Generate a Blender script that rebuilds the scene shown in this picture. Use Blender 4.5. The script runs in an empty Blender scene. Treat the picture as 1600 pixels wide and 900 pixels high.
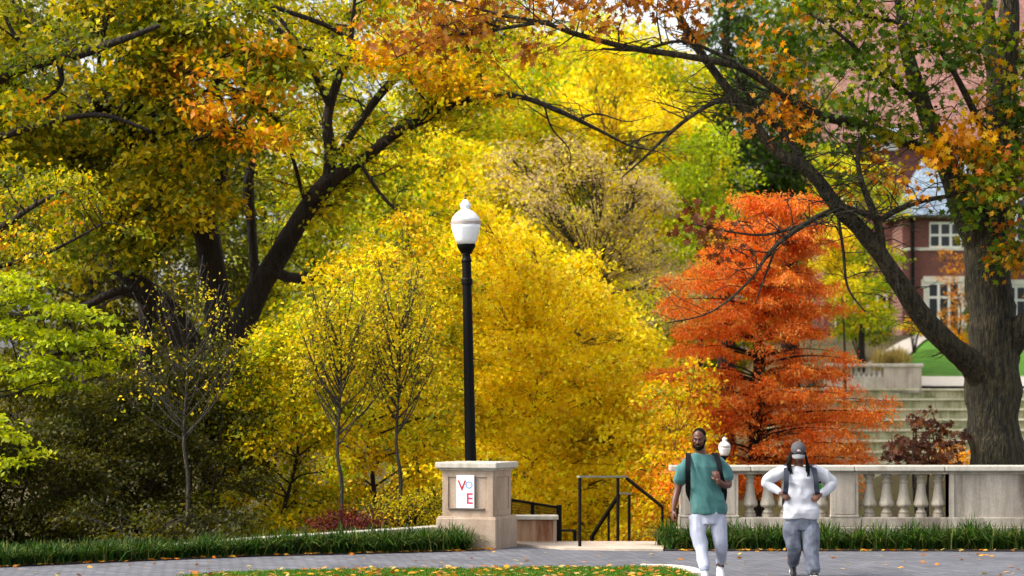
import bpy, bmesh, math, random
import numpy as np
from mathutils import Vector, Matrix, Euler, noise as mnoise

random.seed(7)
RNG = np.random.default_rng(7)
scene = bpy.context.scene
COL = scene.collection

# ------------------------------------------------------------------ camera, light, exposure
FPX = 3960.0          # focal length in pixels of the 1600 px wide photograph
CH = 2.05             # eye height
HZ = 635.0            # horizon row
cam_d = bpy.data.cameras.new('camera')
cam = bpy.data.objects.new('camera', cam_d)
COL.objects.link(cam)
cam.location = (0, 0, CH)
cam.rotation_euler = (math.radians(90), 0, 0)
cam_d.sensor_width = 36
cam_d.lens = 36 * FPX / 1600
cam_d.shift_y = (HZ - 450) / 1600
cam_d.clip_start = 0.5
cam_d.clip_end = 3000
cam_d.dof.use_dof = True
cam_d.dof.focus_distance = 34.0
cam_d.dof.aperture_fstop = 2.0
scene.camera = cam

SUN_EL, SUN_AZ = 46.0, -104.0      # azimuth of the direction towards the sun, clockwise from +Y
w = bpy.data.worlds.new('World')
scene.world = w
w.use_nodes = True
nt = w.node_tree
bgn = nt.nodes['Background']
sky = nt.nodes.new('ShaderNodeTexSky')
sky.sky_type = 'NISHITA'
sky.sun_disc = False
sky.sun_elevation = math.radians(SUN_EL)
sky.sun_rotation = math.radians(SUN_AZ)
sky.air_density = 1.0
sky.dust_density = 4.0
sky.ozone_density = 1.0
hsv = nt.nodes.new('ShaderNodeHueSaturation')
hsv.inputs['Saturation'].default_value = 0.22
nt.links.new(sky.outputs[0], hsv.inputs['Color'])
nt.links.new(hsv.outputs[0], bgn.inputs['Color'])
bgn.inputs['Strength'].default_value = 0.135

sd = bpy.data.lights.new('sun', 'SUN')
sd.energy = 1.5
sd.angle = math.radians(20)
sd.color = (1.0, 0.91, 0.76)
sun = bpy.data.objects.new('sun', sd)
COL.objects.link(sun)
az, el = math.radians(SUN_AZ), math.radians(SUN_EL)
sdir = Vector((math.sin(az) * math.cos(el), math.cos(az) * math.cos(el), math.sin(el)))
sun.rotation_euler = sdir.to_track_quat('Z', 'Y').to_euler()
sun.location = (0, 0, 60)

scene.view_settings.view_transform = 'Standard'
scene.view_settings.look = 'None'
scene.view_settings.gamma = 1.0
scene.view_settings.use_curve_mapping = False
scene.view_settings.exposure = 1.32
scene.render.engine = 'CYCLES'
scene.cycles.max_bounces = 6
scene.cycles.diffuse_bounces = 3
scene.cycles.glossy_bounces = 2
scene.cycles.transmission_bounces = 4
scene.cycles.transparent_max_bounces = 4

# ------------------------------------------------------------------ helpers
def at(px, py, Y):
    """World point that stands at depth Y behind photograph pixel (px, py)."""
    return Vector(((px - 800) * Y / FPX, Y, CH - (py - HZ) * Y / FPX))

def lin(h):
    h = h.lstrip('#')
    o = []
    for i in (0, 2, 4):
        c = int(h[i:i + 2], 16) / 255
        o.append(c / 12.92 if c <= 0.04045 else ((c + 0.055) / 1.055) ** 2.4)
    return tuple(o)

def empty(name, label, cat, loc=(0, 0, 0), rotz=0, group=None):
    o = bpy.data.objects.new(name, None)
    o.empty_display_size = 0.2
    o.location = loc
    o.rotation_euler = (0, 0, rotz)
    COL.objects.link(o)
    tag(o, label, cat, group)
    return o

def tag(o, label=None, cat=None, group=None, kind=None):
    if label: o['label'] = label
    if cat: o['category'] = cat
    if group: o['group'] = group
    if kind: o['kind'] = kind
    return o

def link_mesh(name, me, m=None, parent=None, smooth=False, world=False):
    """world=True: the mesh was built in world coordinates, shift it under its parent."""
    if m is not None and not me.materials:
        me.materials.append(m)
    o = bpy.data.objects.new(name, me)
    COL.objects.link(o)
    if parent is not None:
        o.parent = parent
        if world:
            p = parent
            mt = Matrix.Identity(4)
            while p is not None:
                mt = Matrix.Translation(p.location) @ p.rotation_euler.to_matrix().to_4x4() @ mt
                p = p.parent
            me.transform(mt.inverted())
    if smooth:
        me.polygons.foreach_set('use_smooth', np.ones(len(me.polygons), dtype=bool))
    return o

def bmobj(name, bm, m=None, parent=None, smooth=False, world=False):
    bmesh.ops.recalc_face_normals(bm, faces=bm.faces[:])
    me = bpy.data.meshes.new(name)
    bm.to_mesh(me)
    bm.free()
    return link_mesh(name, me, m, parent, smooth, world)

def box(bm, x0, x1, y0, y1, z0, z1, bev=0.0, mat=None, seg=1):
    b = bmesh.new()
    bmesh.ops.create_cube(b, size=1)
    for v in b.verts:
        v.co = Vector(((x0 + x1) / 2 + v.co.x * (x1 - x0), (y0 + y1) / 2 + v.co.y * (y1 - y0), (z0 + z1) / 2 + v.co.z * (z1 - z0)))
    if bev:
        bmesh.ops.bevel(b, geom=b.edges[:], offset=bev, segments=seg, affect='EDGES', profile=0.5)
    merge(bm, b, mat)

def merge(bm, b, mat=None):
    if mat is not None:
        bmesh.ops.transform(b, matrix=mat, verts=b.verts[:])
    me = bpy.data.meshes.new('t')
    b.to_mesh(me)
    b.free()
    bm.from_mesh(me)
    bpy.data.meshes.remove(me)

def frame_rot(z0x, z0y):
    pass

def lathe(bm, prof, seg=16, c=(0, 0, 0), ring=None):
    rings = []
    for r, z in prof:
        rings.append([bm.verts.new((c[0] + r * math.cos(2 * math.pi * k / seg), c[1] + r * math.sin(2 * math.pi * k / seg), c[2] + z)) for k in range(seg)])
    for a, b in zip(rings, rings[1:]):
        for k in range(seg):
            bm.faces.new((a[k], a[(k + 1) % seg], b[(k + 1) % seg], b[k]))
    bm.faces.new(rings[0][::-1])
    bm.faces.new(rings[-1])

def catmull(pts, rad, n):
    """Resample points and radii smoothly, n steps per span."""
    P = [Vector(p) for p in pts]
    out, ro = [], []
    for i in range(len(P) - 1):
        p0 = P[max(i - 1, 0)]; p1 = P[i]; p2 = P[i + 1]; p3 = P[min(i + 2, len(P) - 1)]
        for k in range(n):
            t = k / n
            out.append(0.5 * ((2 * p1) + (p2 - p0) * t + (2 * p0 - 5 * p1 + 4 * p2 - p3) * t * t + (3 * p1 - p0 - 3 * p2 + p3) * t ** 3))
            ro.append(rad[i] + (rad[i + 1] - rad[i]) * t)
    out.append(P[-1]); ro.append(rad[-1])
    return out, ro

def tube(bm, pts, rad, seg=8, rough=0.0, closed=True, sx=1.0):
    """Tube along points with parallel-transported rings."""
    n = len(pts)
    prev = None
    rings = []
    for i in range(n):
        t = (pts[min(i + 1, n - 1)] - pts[max(i - 1, 0)])
        if t.length < 1e-9: t = Vector((0, 0, 1))
        t.normalize()
        if prev is None:
            u = t.cross(Vector((0.13, 1, 0.07))); u.normalize()
        else:
            u = prev - t * prev.dot(t)
            if u.length < 1e-6: u = t.orthogonal()
            u.normalize()
        prev = u
        v = t.cross(u)
        ring = []
        for k in range(seg):
            a = 2 * math.pi * k / seg
            r = rad[i]
            if rough:
                q = pts[i] * 1.3 + Vector((math.cos(a), math.sin(a), 0)) * 0.9
                r *= 1 + rough * (mnoise.noise(q * 1.5) + 0.5 * mnoise.noise(q * 5))
            ring.append(bm.verts.new(pts[i] + (u * math.cos(a) * sx + v * math.sin(a)) * r))
        rings.append(ring)
    for a, b in zip(rings, rings[1:]):
        for k in range(seg):
            bm.faces.new((a[k], a[(k + 1) % seg], b[(k + 1) % seg], b[k]))
    if closed:
        bm.faces.new(rings[0][::-1]); bm.faces.new(rings[-1])

# ------------------------------------------------------------------ materials
def new_mat(name):
    m = bpy.data.materials.new(name)
    m.use_nodes = True
    return m, m.node_tree, m.node_tree.nodes['Principled BSDF']

def N(t, kind, **kw):
    n = t.nodes.new(kind)
    for k, v in kw.items():
        if k in n.inputs.keys(): n.inputs[k].default_value = v
        else: setattr(n, k, v)
    return n

def ramp(t, fac, stops):
    r = t.nodes.new('ShaderNodeValToRGB')
    e = r.color_ramp.elements
    while len(e) < len(stops): e.new(0.5)
    for i, (p, c) in enumerate(stops):
        e[i].position = p; e[i].color = (*c, 1)
    t.links.new(fac, r.inputs['Fac'])
    return r.outputs['Color']

def simple(name, col, rough=0.6, metal=0.0, var=0.12, scale=6.0, bump=0.0, bscale=30.0, detail=4, coat=0.0):
    m, t, p = new_mat(name)
    c = lin(col) if isinstance(col, str) else col
    tc = N(t, 'ShaderNodeTexCoord')
    nz = N(t, 'ShaderNodeTexNoise', Scale=scale, Detail=float(detail))
    t.links.new(tc.outputs['Object'], nz.inputs['Vector'])
    lo = tuple(x * (1 - var) for x in c); hi = tuple(min(1, x * (1 + var)) for x in c)
    t.links.new(ramp(t, nz.outputs['Fac'], [(0.3, lo), (0.7, hi)]), p.inputs['Base Color'])
    p.inputs['Roughness'].default_value = rough
    p.inputs['Metallic'].default_value = metal
    if metal == 0 and sum(c) < .02: p.inputs['Specular IOR Level'].default_value = .15
    if coat: p.inputs['Coat Weight'].default_value = coat
    if bump:
        n2 = N(t, 'ShaderNodeTexNoise', Scale=bscale, Detail=6.0)
        t.links.new(tc.outputs['Object'], n2.inputs['Vector'])
        b = N(t, 'ShaderNodeBump', Strength=bump, Distance=0.02)
        t.links.new(n2.outputs['Fac'], b.inputs['Height'])
        t.links.new(b.outputs['Normal'], p.inputs['Normal'])
    return m

def stained(name, base, stain, rough=0.8, scale=1.6, amt=(0.48, 0.75), bump=0.25, zs=0.5):
    """Weathered stone: base colour, blotchy streaks, fine grain."""
    m, t, p = new_mat(name)
    tc = N(t, 'ShaderNodeTexCoord')
    mp = N(t, 'ShaderNodeMapping'); mp.inputs['Scale'].default_value = (1, 1, zs)
    t.links.new(tc.outputs['Object'], mp.inputs['Vector'])
    n1 = N(t, 'ShaderNodeTexNoise', Scale=scale, Detail=7.0, Roughness=0.65)
    t.links.new(mp.outputs[0], n1.inputs['Vector'])
    n2 = N(t, 'ShaderNodeTexNoise', Scale=45.0, Detail=3.0)
    t.links.new(tc.outputs['Object'], n2.inputs['Vector'])
    ms = N(t, 'ShaderNodeMapping'); ms.inputs['Scale'].default_value = (1, 1, .07)
    t.links.new(tc.outputs['Object'], ms.inputs['Vector'])
    ns = N(t, 'ShaderNodeTexNoise', Scale=9.0, Detail=4.0, Roughness=0.6)
    t.links.new(ms.outputs[0], ns.inputs['Vector'])
    av = N(t, 'ShaderNodeMix', data_type='FLOAT'); av.inputs['Factor'].default_value = .35
    t.links.new(n1.outputs['Fac'], av.inputs['A']); t.links.new(ns.outputs['Fac'], av.inputs['B'])
    c1 = ramp(t, av.outputs['Result'], [(amt[0] - .02, lin(base)), (amt[1] - .08, lin(stain))])
    c2 = ramp(t, n2.outputs['Fac'], [(0.3, (0.8, 0.8, 0.8)), (0.7, (1.0, 1.0, 1.0))])
    mx = N(t, 'ShaderNodeMix', data_type='RGBA', blend_type='MULTIPLY')
    mx.inputs['Factor'].default_value = 1
    t.links.new(c1, mx.inputs['A']); t.links.new(c2, mx.inputs['B'])
    t.links.new(mx.outputs['Result'], p.inputs['Base Color'])
    p.inputs['Roughness'].default_value = rough
    b = N(t, 'ShaderNodeBump', Strength=bump, Distance=0.01)
    t.links.new(n2.outputs['Fac'], b.inputs['Height'])
    t.links.new(b.outputs['Normal'], p.inputs['Normal'])
    return m

def bark(name, a, b, zs=0.18, scale=9.0):
    m, t, p = new_mat(name)
    tc = N(t, 'ShaderNodeTexCoord')
    mp = N(t, 'ShaderNodeMapping'); mp.inputs['Scale'].default_value = (1, 1, zs)
    t.links.new(tc.outputs['Object'], mp.inputs['Vector'])
    v = N(t, 'ShaderNodeTexVoronoi', Scale=scale * 1.6)
    v.feature = 'DISTANCE_TO_EDGE'
    n1 = N(t, 'ShaderNodeTexNoise', Scale=scale, Detail=8.0, Roughness=0.7)
    t.links.new(mp.outputs[0], n1.inputs['Vector'])
    t.links.new(mp.outputs[0], v.inputs['Vector'])
    n3 = N(t, 'ShaderNodeTexNoise', Scale=1.4, Detail=3.0)
    t.links.new(tc.outputs['Object'], n3.inputs['Vector'])
    c1 = ramp(t, n1.outputs['Fac'], [(0.4, lin(a)), (0.64, lin(b))])
    c2 = ramp(t, n3.outputs['Fac'], [(0.35, (0.65, 0.68, 0.6)), (0.65, (1, 1, 1))])
    mx = N(t, 'ShaderNodeMix', data_type='RGBA', blend_type='MULTIPLY'); mx.inputs['Factor'].default_value = 1
    t.links.new(c1, mx.inputs['A']); t.links.new(c2, mx.inputs['B'])
    t.links.new(mx.outputs['Result'], p.inputs['Base Color'])
    p.inputs['Roughness'].default_value = 0.9
    ad = N(t, 'ShaderNodeMath', operation='ADD')
    vm = N(t, 'ShaderNodeMath', operation='MULTIPLY'); vm.inputs[1].default_value = 2.0
    t.links.new(v.outputs['Distance'], vm.inputs[0])
    t.links.new(vm.outputs[0], ad.inputs[0]); t.links.new(n1.outputs['Fac'], ad.inputs[1])
    bp = N(t, 'ShaderNodeBump', Strength=1.0, Distance=0.04)
    t.links.new(ad.outputs[0], bp.inputs['Height'])
    t.links.new(bp.outputs['Normal'], p.inputs['Normal'])
    return m

def leaf_mat(name, trans=0.5, rough=0.55, spec=0.3):
    m, t, p = new_mat(name)
    at_ = N(t, 'ShaderNodeAttribute'); at_.attribute_name = 'tint'
    t.links.new(at_.outputs['Color'], p.inputs['Base Color'])
    p.inputs['Roughness'].default_value = rough
    p.inputs['Specular IOR Level'].default_value = spec
    tr = N(t, 'ShaderNodeBsdfTranslucent')
    g = N(t, 'ShaderNodeHueSaturation'); g.inputs['Saturation'].default_value = 1.1; g.inputs['Value'].default_value = 1.15
    t.links.new(at_.outputs['Color'], g.inputs['Color'])
    t.links.new(g.outputs[0], tr.inputs['Color'])
    mx = N(t, 'ShaderNodeMixShader'); mx.inputs[0].default_value = trans
    out = t.nodes['Material Output']
    t.links.new(p.outputs[0], mx.inputs[1]); t.links.new(tr.outputs[0], mx.inputs[2])
    t.links.new(mx.outputs[0], out.inputs['Surface'])
    return m

def brick_mat(name, c1, c2, mortar, sx=0.21, sy=0.07, mort=0.012, rot=None, blot=0.3):
    m, t, p = new_mat(name)
    tc = N(t, 'ShaderNodeTexCoord')
    mp = N(t, 'ShaderNodeMapping')
    if rot: mp.inputs['Rotation'].default_value = rot
    t.links.new(tc.outputs['Object'], mp.inputs['Vector'])
    b = N(t, 'ShaderNodeTexBrick')
    b.inputs['Color1'].default_value = (*lin(c1), 1); b.inputs['Color2'].default_value = (*lin(c2), 1); b.inputs['Mortar'].default_value = (*lin(mortar), 1)
    b.inputs['Scale'].default_value = 1.0; b.inputs['Mortar Size'].default_value = mort
    b.inputs['Brick Width'].default_value = sx; b.inputs['Row Height'].default_value = sy
    t.links.new(mp.outputs[0], b.inputs['Vector'])
    n1 = N(t, 'ShaderNodeTexNoise', Scale=0.9, Detail=6.0, Roughness=0.65)
    t.links.new(tc.outputs['Object'], n1.inputs['Vector'])
    c = ramp(t, n1.outputs['Fac'], [(0.3, (1 - blot,) * 3), (0.7, (1, 1, 1))])
    mx = N(t, 'ShaderNodeMix', data_type='RGBA', blend_type='MULTIPLY'); mx.inputs['Factor'].default_value = 1
    t.links.new(b.outputs['Color'], mx.inputs['A']); t.links.new(c, mx.inputs['B'])
    t.links.new(mx.outputs['Result'], p.inputs['Base Color'])
    p.inputs['Roughness'].default_value = 0.85
    bp = N(t, 'ShaderNodeBump', Strength=0.4, Distance=0.006)
    bp.invert = True
    t.links.new(b.outputs['Fac'], bp.inputs['Height'])
    t.links.new(bp.outputs['Normal'], p.inputs['Normal'])
    return m

def ground_mat(name, cols, scale=3.0):
    m, t, p = new_mat(name)
    tc = N(t, 'ShaderNodeTexCoord')
    n1 = N(t, 'ShaderNodeTexNoise', Scale=scale, Detail=9.0, Roughness=0.75)
    t.links.new(tc.outputs['Object'], n1.inputs['Vector'])
    k = len(cols)
    t.links.new(ramp(t, n1.outputs['Fac'], [(0.3 + 0.4 * i / (k - 1), lin(c)) for i, c in enumerate(cols)]), p.inputs['Base Color'])
    p.inputs['Roughness'].default_value = 0.95
    n2 = N(t, 'ShaderNodeTexNoise', Scale=40.0, Detail=5.0)
    t.links.new(tc.outputs['Object'], n2.inputs['Vector'])
    bp = N(t, 'ShaderNodeBump', Strength=0.6, Distance=0.03)
    t.links.new(n2.outputs['Fac'], bp.inputs['Height'])
    t.links.new(bp.outputs['Normal'], p.inputs['Normal'])
    return m

M_lime = stained('limestone', '#bab0a0', '#7e7464')
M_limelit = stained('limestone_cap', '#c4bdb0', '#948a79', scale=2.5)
M_limewarm = stained('limestone_warm', '#b29e8b', '#8f775f', scale=2.2)
M_limerust = stained('limestone_rust', '#b39274', '#7b4a2c', scale=4.0, amt=(0.45, 0.7), zs=0.25)
M_limestain = stained('limestone_stained', '#bdb2a4', '#6a5f54', scale=1.1, amt=(0.46, 0.74))
M_black = simple('black_paint', '#020203', rough=0.55, var=0.1)
M_bronze = simple('bronze_paint', '#0d0907', rough=0.6, var=0.2)
M_skysheen = simple('rail_top_sky_sheen', '#8f9480', rough=0.45, var=0.1, metal=0.3)  # pale colour paints the sky's reflection onto the rail tops
M_bark = bark('bark_maple', '#120c08', '#35271c')
M_barkoak = bark('bark_oak', '#120f08', '#584f35', scale=18)
M_barkdark = bark('bark_dark', '#100a07', '#34251a')
M_barkgrey = bark('bark_grey', '#2b251c', '#5a5142', scale=20)
M_leaf = leaf_mat('leaves')
M_leafthin = leaf_mat('leaves_thin', trans=0.5)
M_leaftough = leaf_mat('leaves_tough', trans=0.2, rough=0.5, spec=0.3)
M_grassblade = leaf_mat('grass_blades', trans=0.25, rough=0.6, spec=0.2)

# ------------------------------------------------------------------ leaves
TPL = {
    'kite': (np.array([(0, 0, 0), (0.32, 0.45, 0.06), (0, 1, -0.05), (-0.32, 0.45, 0.06)]), [(0, 1, 2, 3)]),
    'needle': (np.array([(0, 0, 0), (0.16, 0.4, 0.02), (0, 1, -0.1), (-0.16, 0.4, 0.02)]), [(0, 1, 2, 3)]),
    'lobed': (np.array([(0, 0, 0), (0.12, 0.25, 0), (0.42, 0.22, -.03), (0.24, 0.45, .02), (0.48, 0.72, -.05), (0.16, 0.68, .02), (0, 1, -.06),
                        (-0.16, 0.68, .02), (-0.48, 0.72, -.05), (-0.24, 0.45, .02), (-0.42, 0.22, -.03), (-0.12, 0.25, 0)]), [tuple(range(12))]),
}

def poly_mesh(name, V, loops, starts, tint=None):
    me = bpy.data.meshes.new(name)
    me.vertices.add(len(V)); me.vertices.foreach_set('co', np.ascontiguousarray(V, dtype=np.float32).ravel())
    me.loops.add(len(loops)); me.loops.foreach_set('vertex_index', loops.astype(np.int32))
    me.polygons.add(len(starts)); me.polygons.foreach_set('loop_start', starts.astype(np.int32))
    me.update(calc_edges=True)
    if tint is not None:
        a = me.color_attributes.new('tint', 'FLOAT_COLOR', 'POINT')
        a.data.foreach_set('color', np.ascontiguousarray(np.c_[tint, np.ones(len(tint))], dtype=np.float32).ravel())
    return me

def leaves_mesh(name, C, D, Nn, size, cols, tpl='kite', extra=None):
    """C centres, D leaf directions, Nn normals, size (n,), cols (n,3)."""
    V0, F = TPL[tpl]
    D = D / np.linalg.norm(D, axis=1, keepdims=True)
    B = np.cross(D, Nn); B /= np.linalg.norm(B, axis=1, keepdims=True) + 1e-9
    Z = np.cross(B, D)
    k = len(V0); n = len(C)
    V = (C[:, None, :] + size[:, None, None] * (V0[None, :, 0:1] * B[:, None, :] + (V0[None, :, 1:2] - 0.4) * D[:, None, :] + V0[None, :, 2:3] * Z[:, None, :])).reshape(-1, 3)
    f = np.array(F[0])
    loops = (np.arange(n)[:, None] * k + f[None, :]).ravel()
    starts = np.arange(n) * len(f)
    cols = np.repeat(cols, k, axis=0)
    if extra is None:
        return poly_mesh(name, V, loops, starts, cols)
    V2, l2, s2 = extra
    me = poly_mesh(name, np.r_[V, V2], np.r_[loops, l2 + len(V)], np.r_[starts, s2 + len(loops)], np.r_[cols, np.full((len(V2), 3), .05)])
    me.polygons.foreach_set('material_index', np.r_[np.zeros(len(starts), dtype=np.int32), np.ones(len(s2), dtype=np.int32)])
    return me

def twigs_arrays(A, B, ra, rb, sag=0.1):
    """Three-sided twigs from A to B with one middle joint."""
    n = len(A)
    mid = (A + B) / 2 + RNG.normal(0, 1, (n, 3)) * np.linalg.norm(B - A, axis=1, keepdims=True) * 0.08
    mid[:, 2] += np.linalg.norm(B - A, axis=1) * sag
    d = B - A; d /= np.linalg.norm(d, axis=1, keepdims=True) + 1e-9
    u = np.cross(d, np.array([0.2, 0.9, 0.4])); u /= np.linalg.norm(u, axis=1, keepdims=True) + 1e-9
    v = np.cross(d, u)
    rings = []
    for P_, r in ((A, ra), (mid, (ra + rb) / 2), (B, rb)):
        for k in range(3):
            a = 2 * math.pi * k / 3
            rings.append(P_ + (u * math.cos(a) + v * math.sin(a)) * r)
    V = np.stack(rings, axis=1).reshape(-1, 3)
    q = []
    for s in (0, 3):
        for k in range(3):
            q.append((s + k, s + (k + 1) % 3, s + 3 + (k + 1) % 3, s + 3 + k))
    q = np.array(q)
    loops = (np.arange(n)[:, None, None] * 9 + q[None]).ravel()
    starts = np.arange(n * 6) * 4
    return V, loops, starts

def pal(*hexes):
    return np.array([lin(h) for h in hexes])

def crown_data(clumps, palette, leaf=0.13, cover=3.0, flat=0.35, spray=0.45, droop=0.5, up=0.8, per=22, shell=0.45, jit=0.18, pw=None):
    """clumps: (centre(3), rx, ry, rz[, palette index weights]) -> leaf arrays and spray centres."""
    Cs, Ds, Ns, cols, sprays, owner = [], [], [], [], [], []
    for ci, cl in enumerate(clumps):
        c, rx, ry, rz = cl[:4]
        pl = cl[4] if len(cl) > 4 and cl[4] is not None else palette
        n_leaf = cover * math.pi * rx * rz / (0.3 * leaf * leaf)
        ns = max(3, int(n_leaf / per))
        d = RNG.normal(0, 1, (ns, 3)); d /= np.linalg.norm(d, axis=1, keepdims=True)
        r = RNG.random((ns, 1)) ** shell
        S = np.array(c)[None] + d * r * np.array([rx, ry, rz])[None]
        sprays.append(S); owner += [ci] * ns
        out = d * np.array([1, 1, 0.15])[None]
        out /= np.linalg.norm(out, axis=1, keepdims=True) + 1e-9
        scol = pl[RNG.choice(len(pl), ns)]
        scol = scol * (1 + RNG.normal(0, 0.13, (ns, 1)))
        m = per
        # a flattish spray around each centre, tilted outwards and down
        a = RNG.normal(0, 1, (ns, m, 3)) * spray * 0.5
        a[:, :, 2] *= flat
        rad = (a[:, :, 0] * out[:, None, 0] + a[:, :, 1] * out[:, None, 1])
        a[:, :, 2] -= droop * rad * 0.6
        C = (S[:, None, :] + a).reshape(-1, 3)
        D = np.repeat(out, m, axis=0) + RNG.normal(0, 0.75, (ns * m, 3))
        D[:, 2] -= droop
        Nv = RNG.normal(0, 0.55, (ns * m, 3)); Nv[:, 2] += up; Nv[:, 1] -= 0.15
        Cs.append(C); Ds.append(D); Ns.append(Nv)
        k = np.repeat(scol, m, axis=0)
        k = k * (1 + RNG.normal(0, jit, (len(k), 1)))
        sw = RNG.random(len(k)) < 0.12
        k[sw] = pl[RNG.choice(len(pl), sw.sum())]
        cols.append(np.clip(k, 0.003, 0.95))
    C = np.concatenate(Cs)
    size = leaf * RNG.uniform(0.65, 1.25, len(C))
    return C, np.concatenate(Ds), np.concatenate(Ns), size, np.concatenate(cols), np.concatenate(sprays), np.array(owner)

def in_poly(x, y, poly):
    c = False
    j = len(poly) - 1
    for i in range(len(poly)):
        xi, yi = poly[i]; xj, yj = poly[j]
        if (yi > y) != (yj > y) and x < (xj - xi) * (y - yi) / (yj - yi) + xi: c = not c
        j = i
    return c

def poly_clumps(poly, Y, r, n=None, depth=None, pl=None, squash=0.75, rj=0.35):
    """Fill an outline (photograph pixels) at depth Y with leaf clumps of r pixels."""
    xs = [p[0] for p in poly]; ys = [p[1] for p in poly]
    x0, x1, y0, y1 = min(xs), max(xs), min(ys), max(ys)
    area = 0.5 * abs(sum(poly[i][0] * poly[(i + 1) % len(poly)][1] - poly[(i + 1) % len(poly)][0] * poly[i][1] for i in range(len(poly))))
    if n is None: n = max(3, int(area / (r * r * 1.5)))
    depth = depth if depth is not None else 0.5 * min(x1 - x0, y1 - y0) * Y / FPX
    out = []; tries = 0
    pts = []
    while len(out) < n and tries < n * 60:
        tries += 1
        x = random.uniform(x0, x1); y = random.uniform(y0, y1)
        if not in_poly(x, y, poly): continue
        if pts and tries < n * 40 and min((x - a) ** 2 + (y - b) ** 2 for a, b in pts) < (r * 0.75) ** 2: continue
        pts.append((x, y))
        yy = Y + random.uniform(-0.5, 0.5) * depth
        rr = r * random.uniform(1 - rj, 1 + rj) * Y / FPX
        out.append((at(x, y, yy), rr, rr * 1.1, rr * squash, pl))
    return out

def ground_z(x, y):
    """Height of the land."""
    def sm(a, b, t):
        t = min(1, max(0, (t - a) / (b - a)))
        return t * t * (3 - 2 * t)
    drop = -3.6 * sm(38.3, 54, y) if x > -2 else -3.6 * sm(35.5, 60, y)
    if -2 <= x <= 2.6: drop = min(drop, -3.6 * sm(37.6, 47, y))
    z = drop
    r = sm(6, 13, x)
    z_right = 0.05
    rise = r * (3.6 * sm(70, 83, y) + 2.6 * sm(83, 91.5, y) + 0.4 * sm(91.5, 94, y) + 2.2 * sm(94, 114, y))
    left = (1 - r) * (5.5 * sm(72, 150, y))
    if 83.3 < y < 91.2 and r > 0.05: rise -= 1.3 * min(1, (y - 83.3) * 2, (91.2 - y) * 2)
    z += rise + left
    z += 5 * sm(150, 400, y)
    return z

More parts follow.
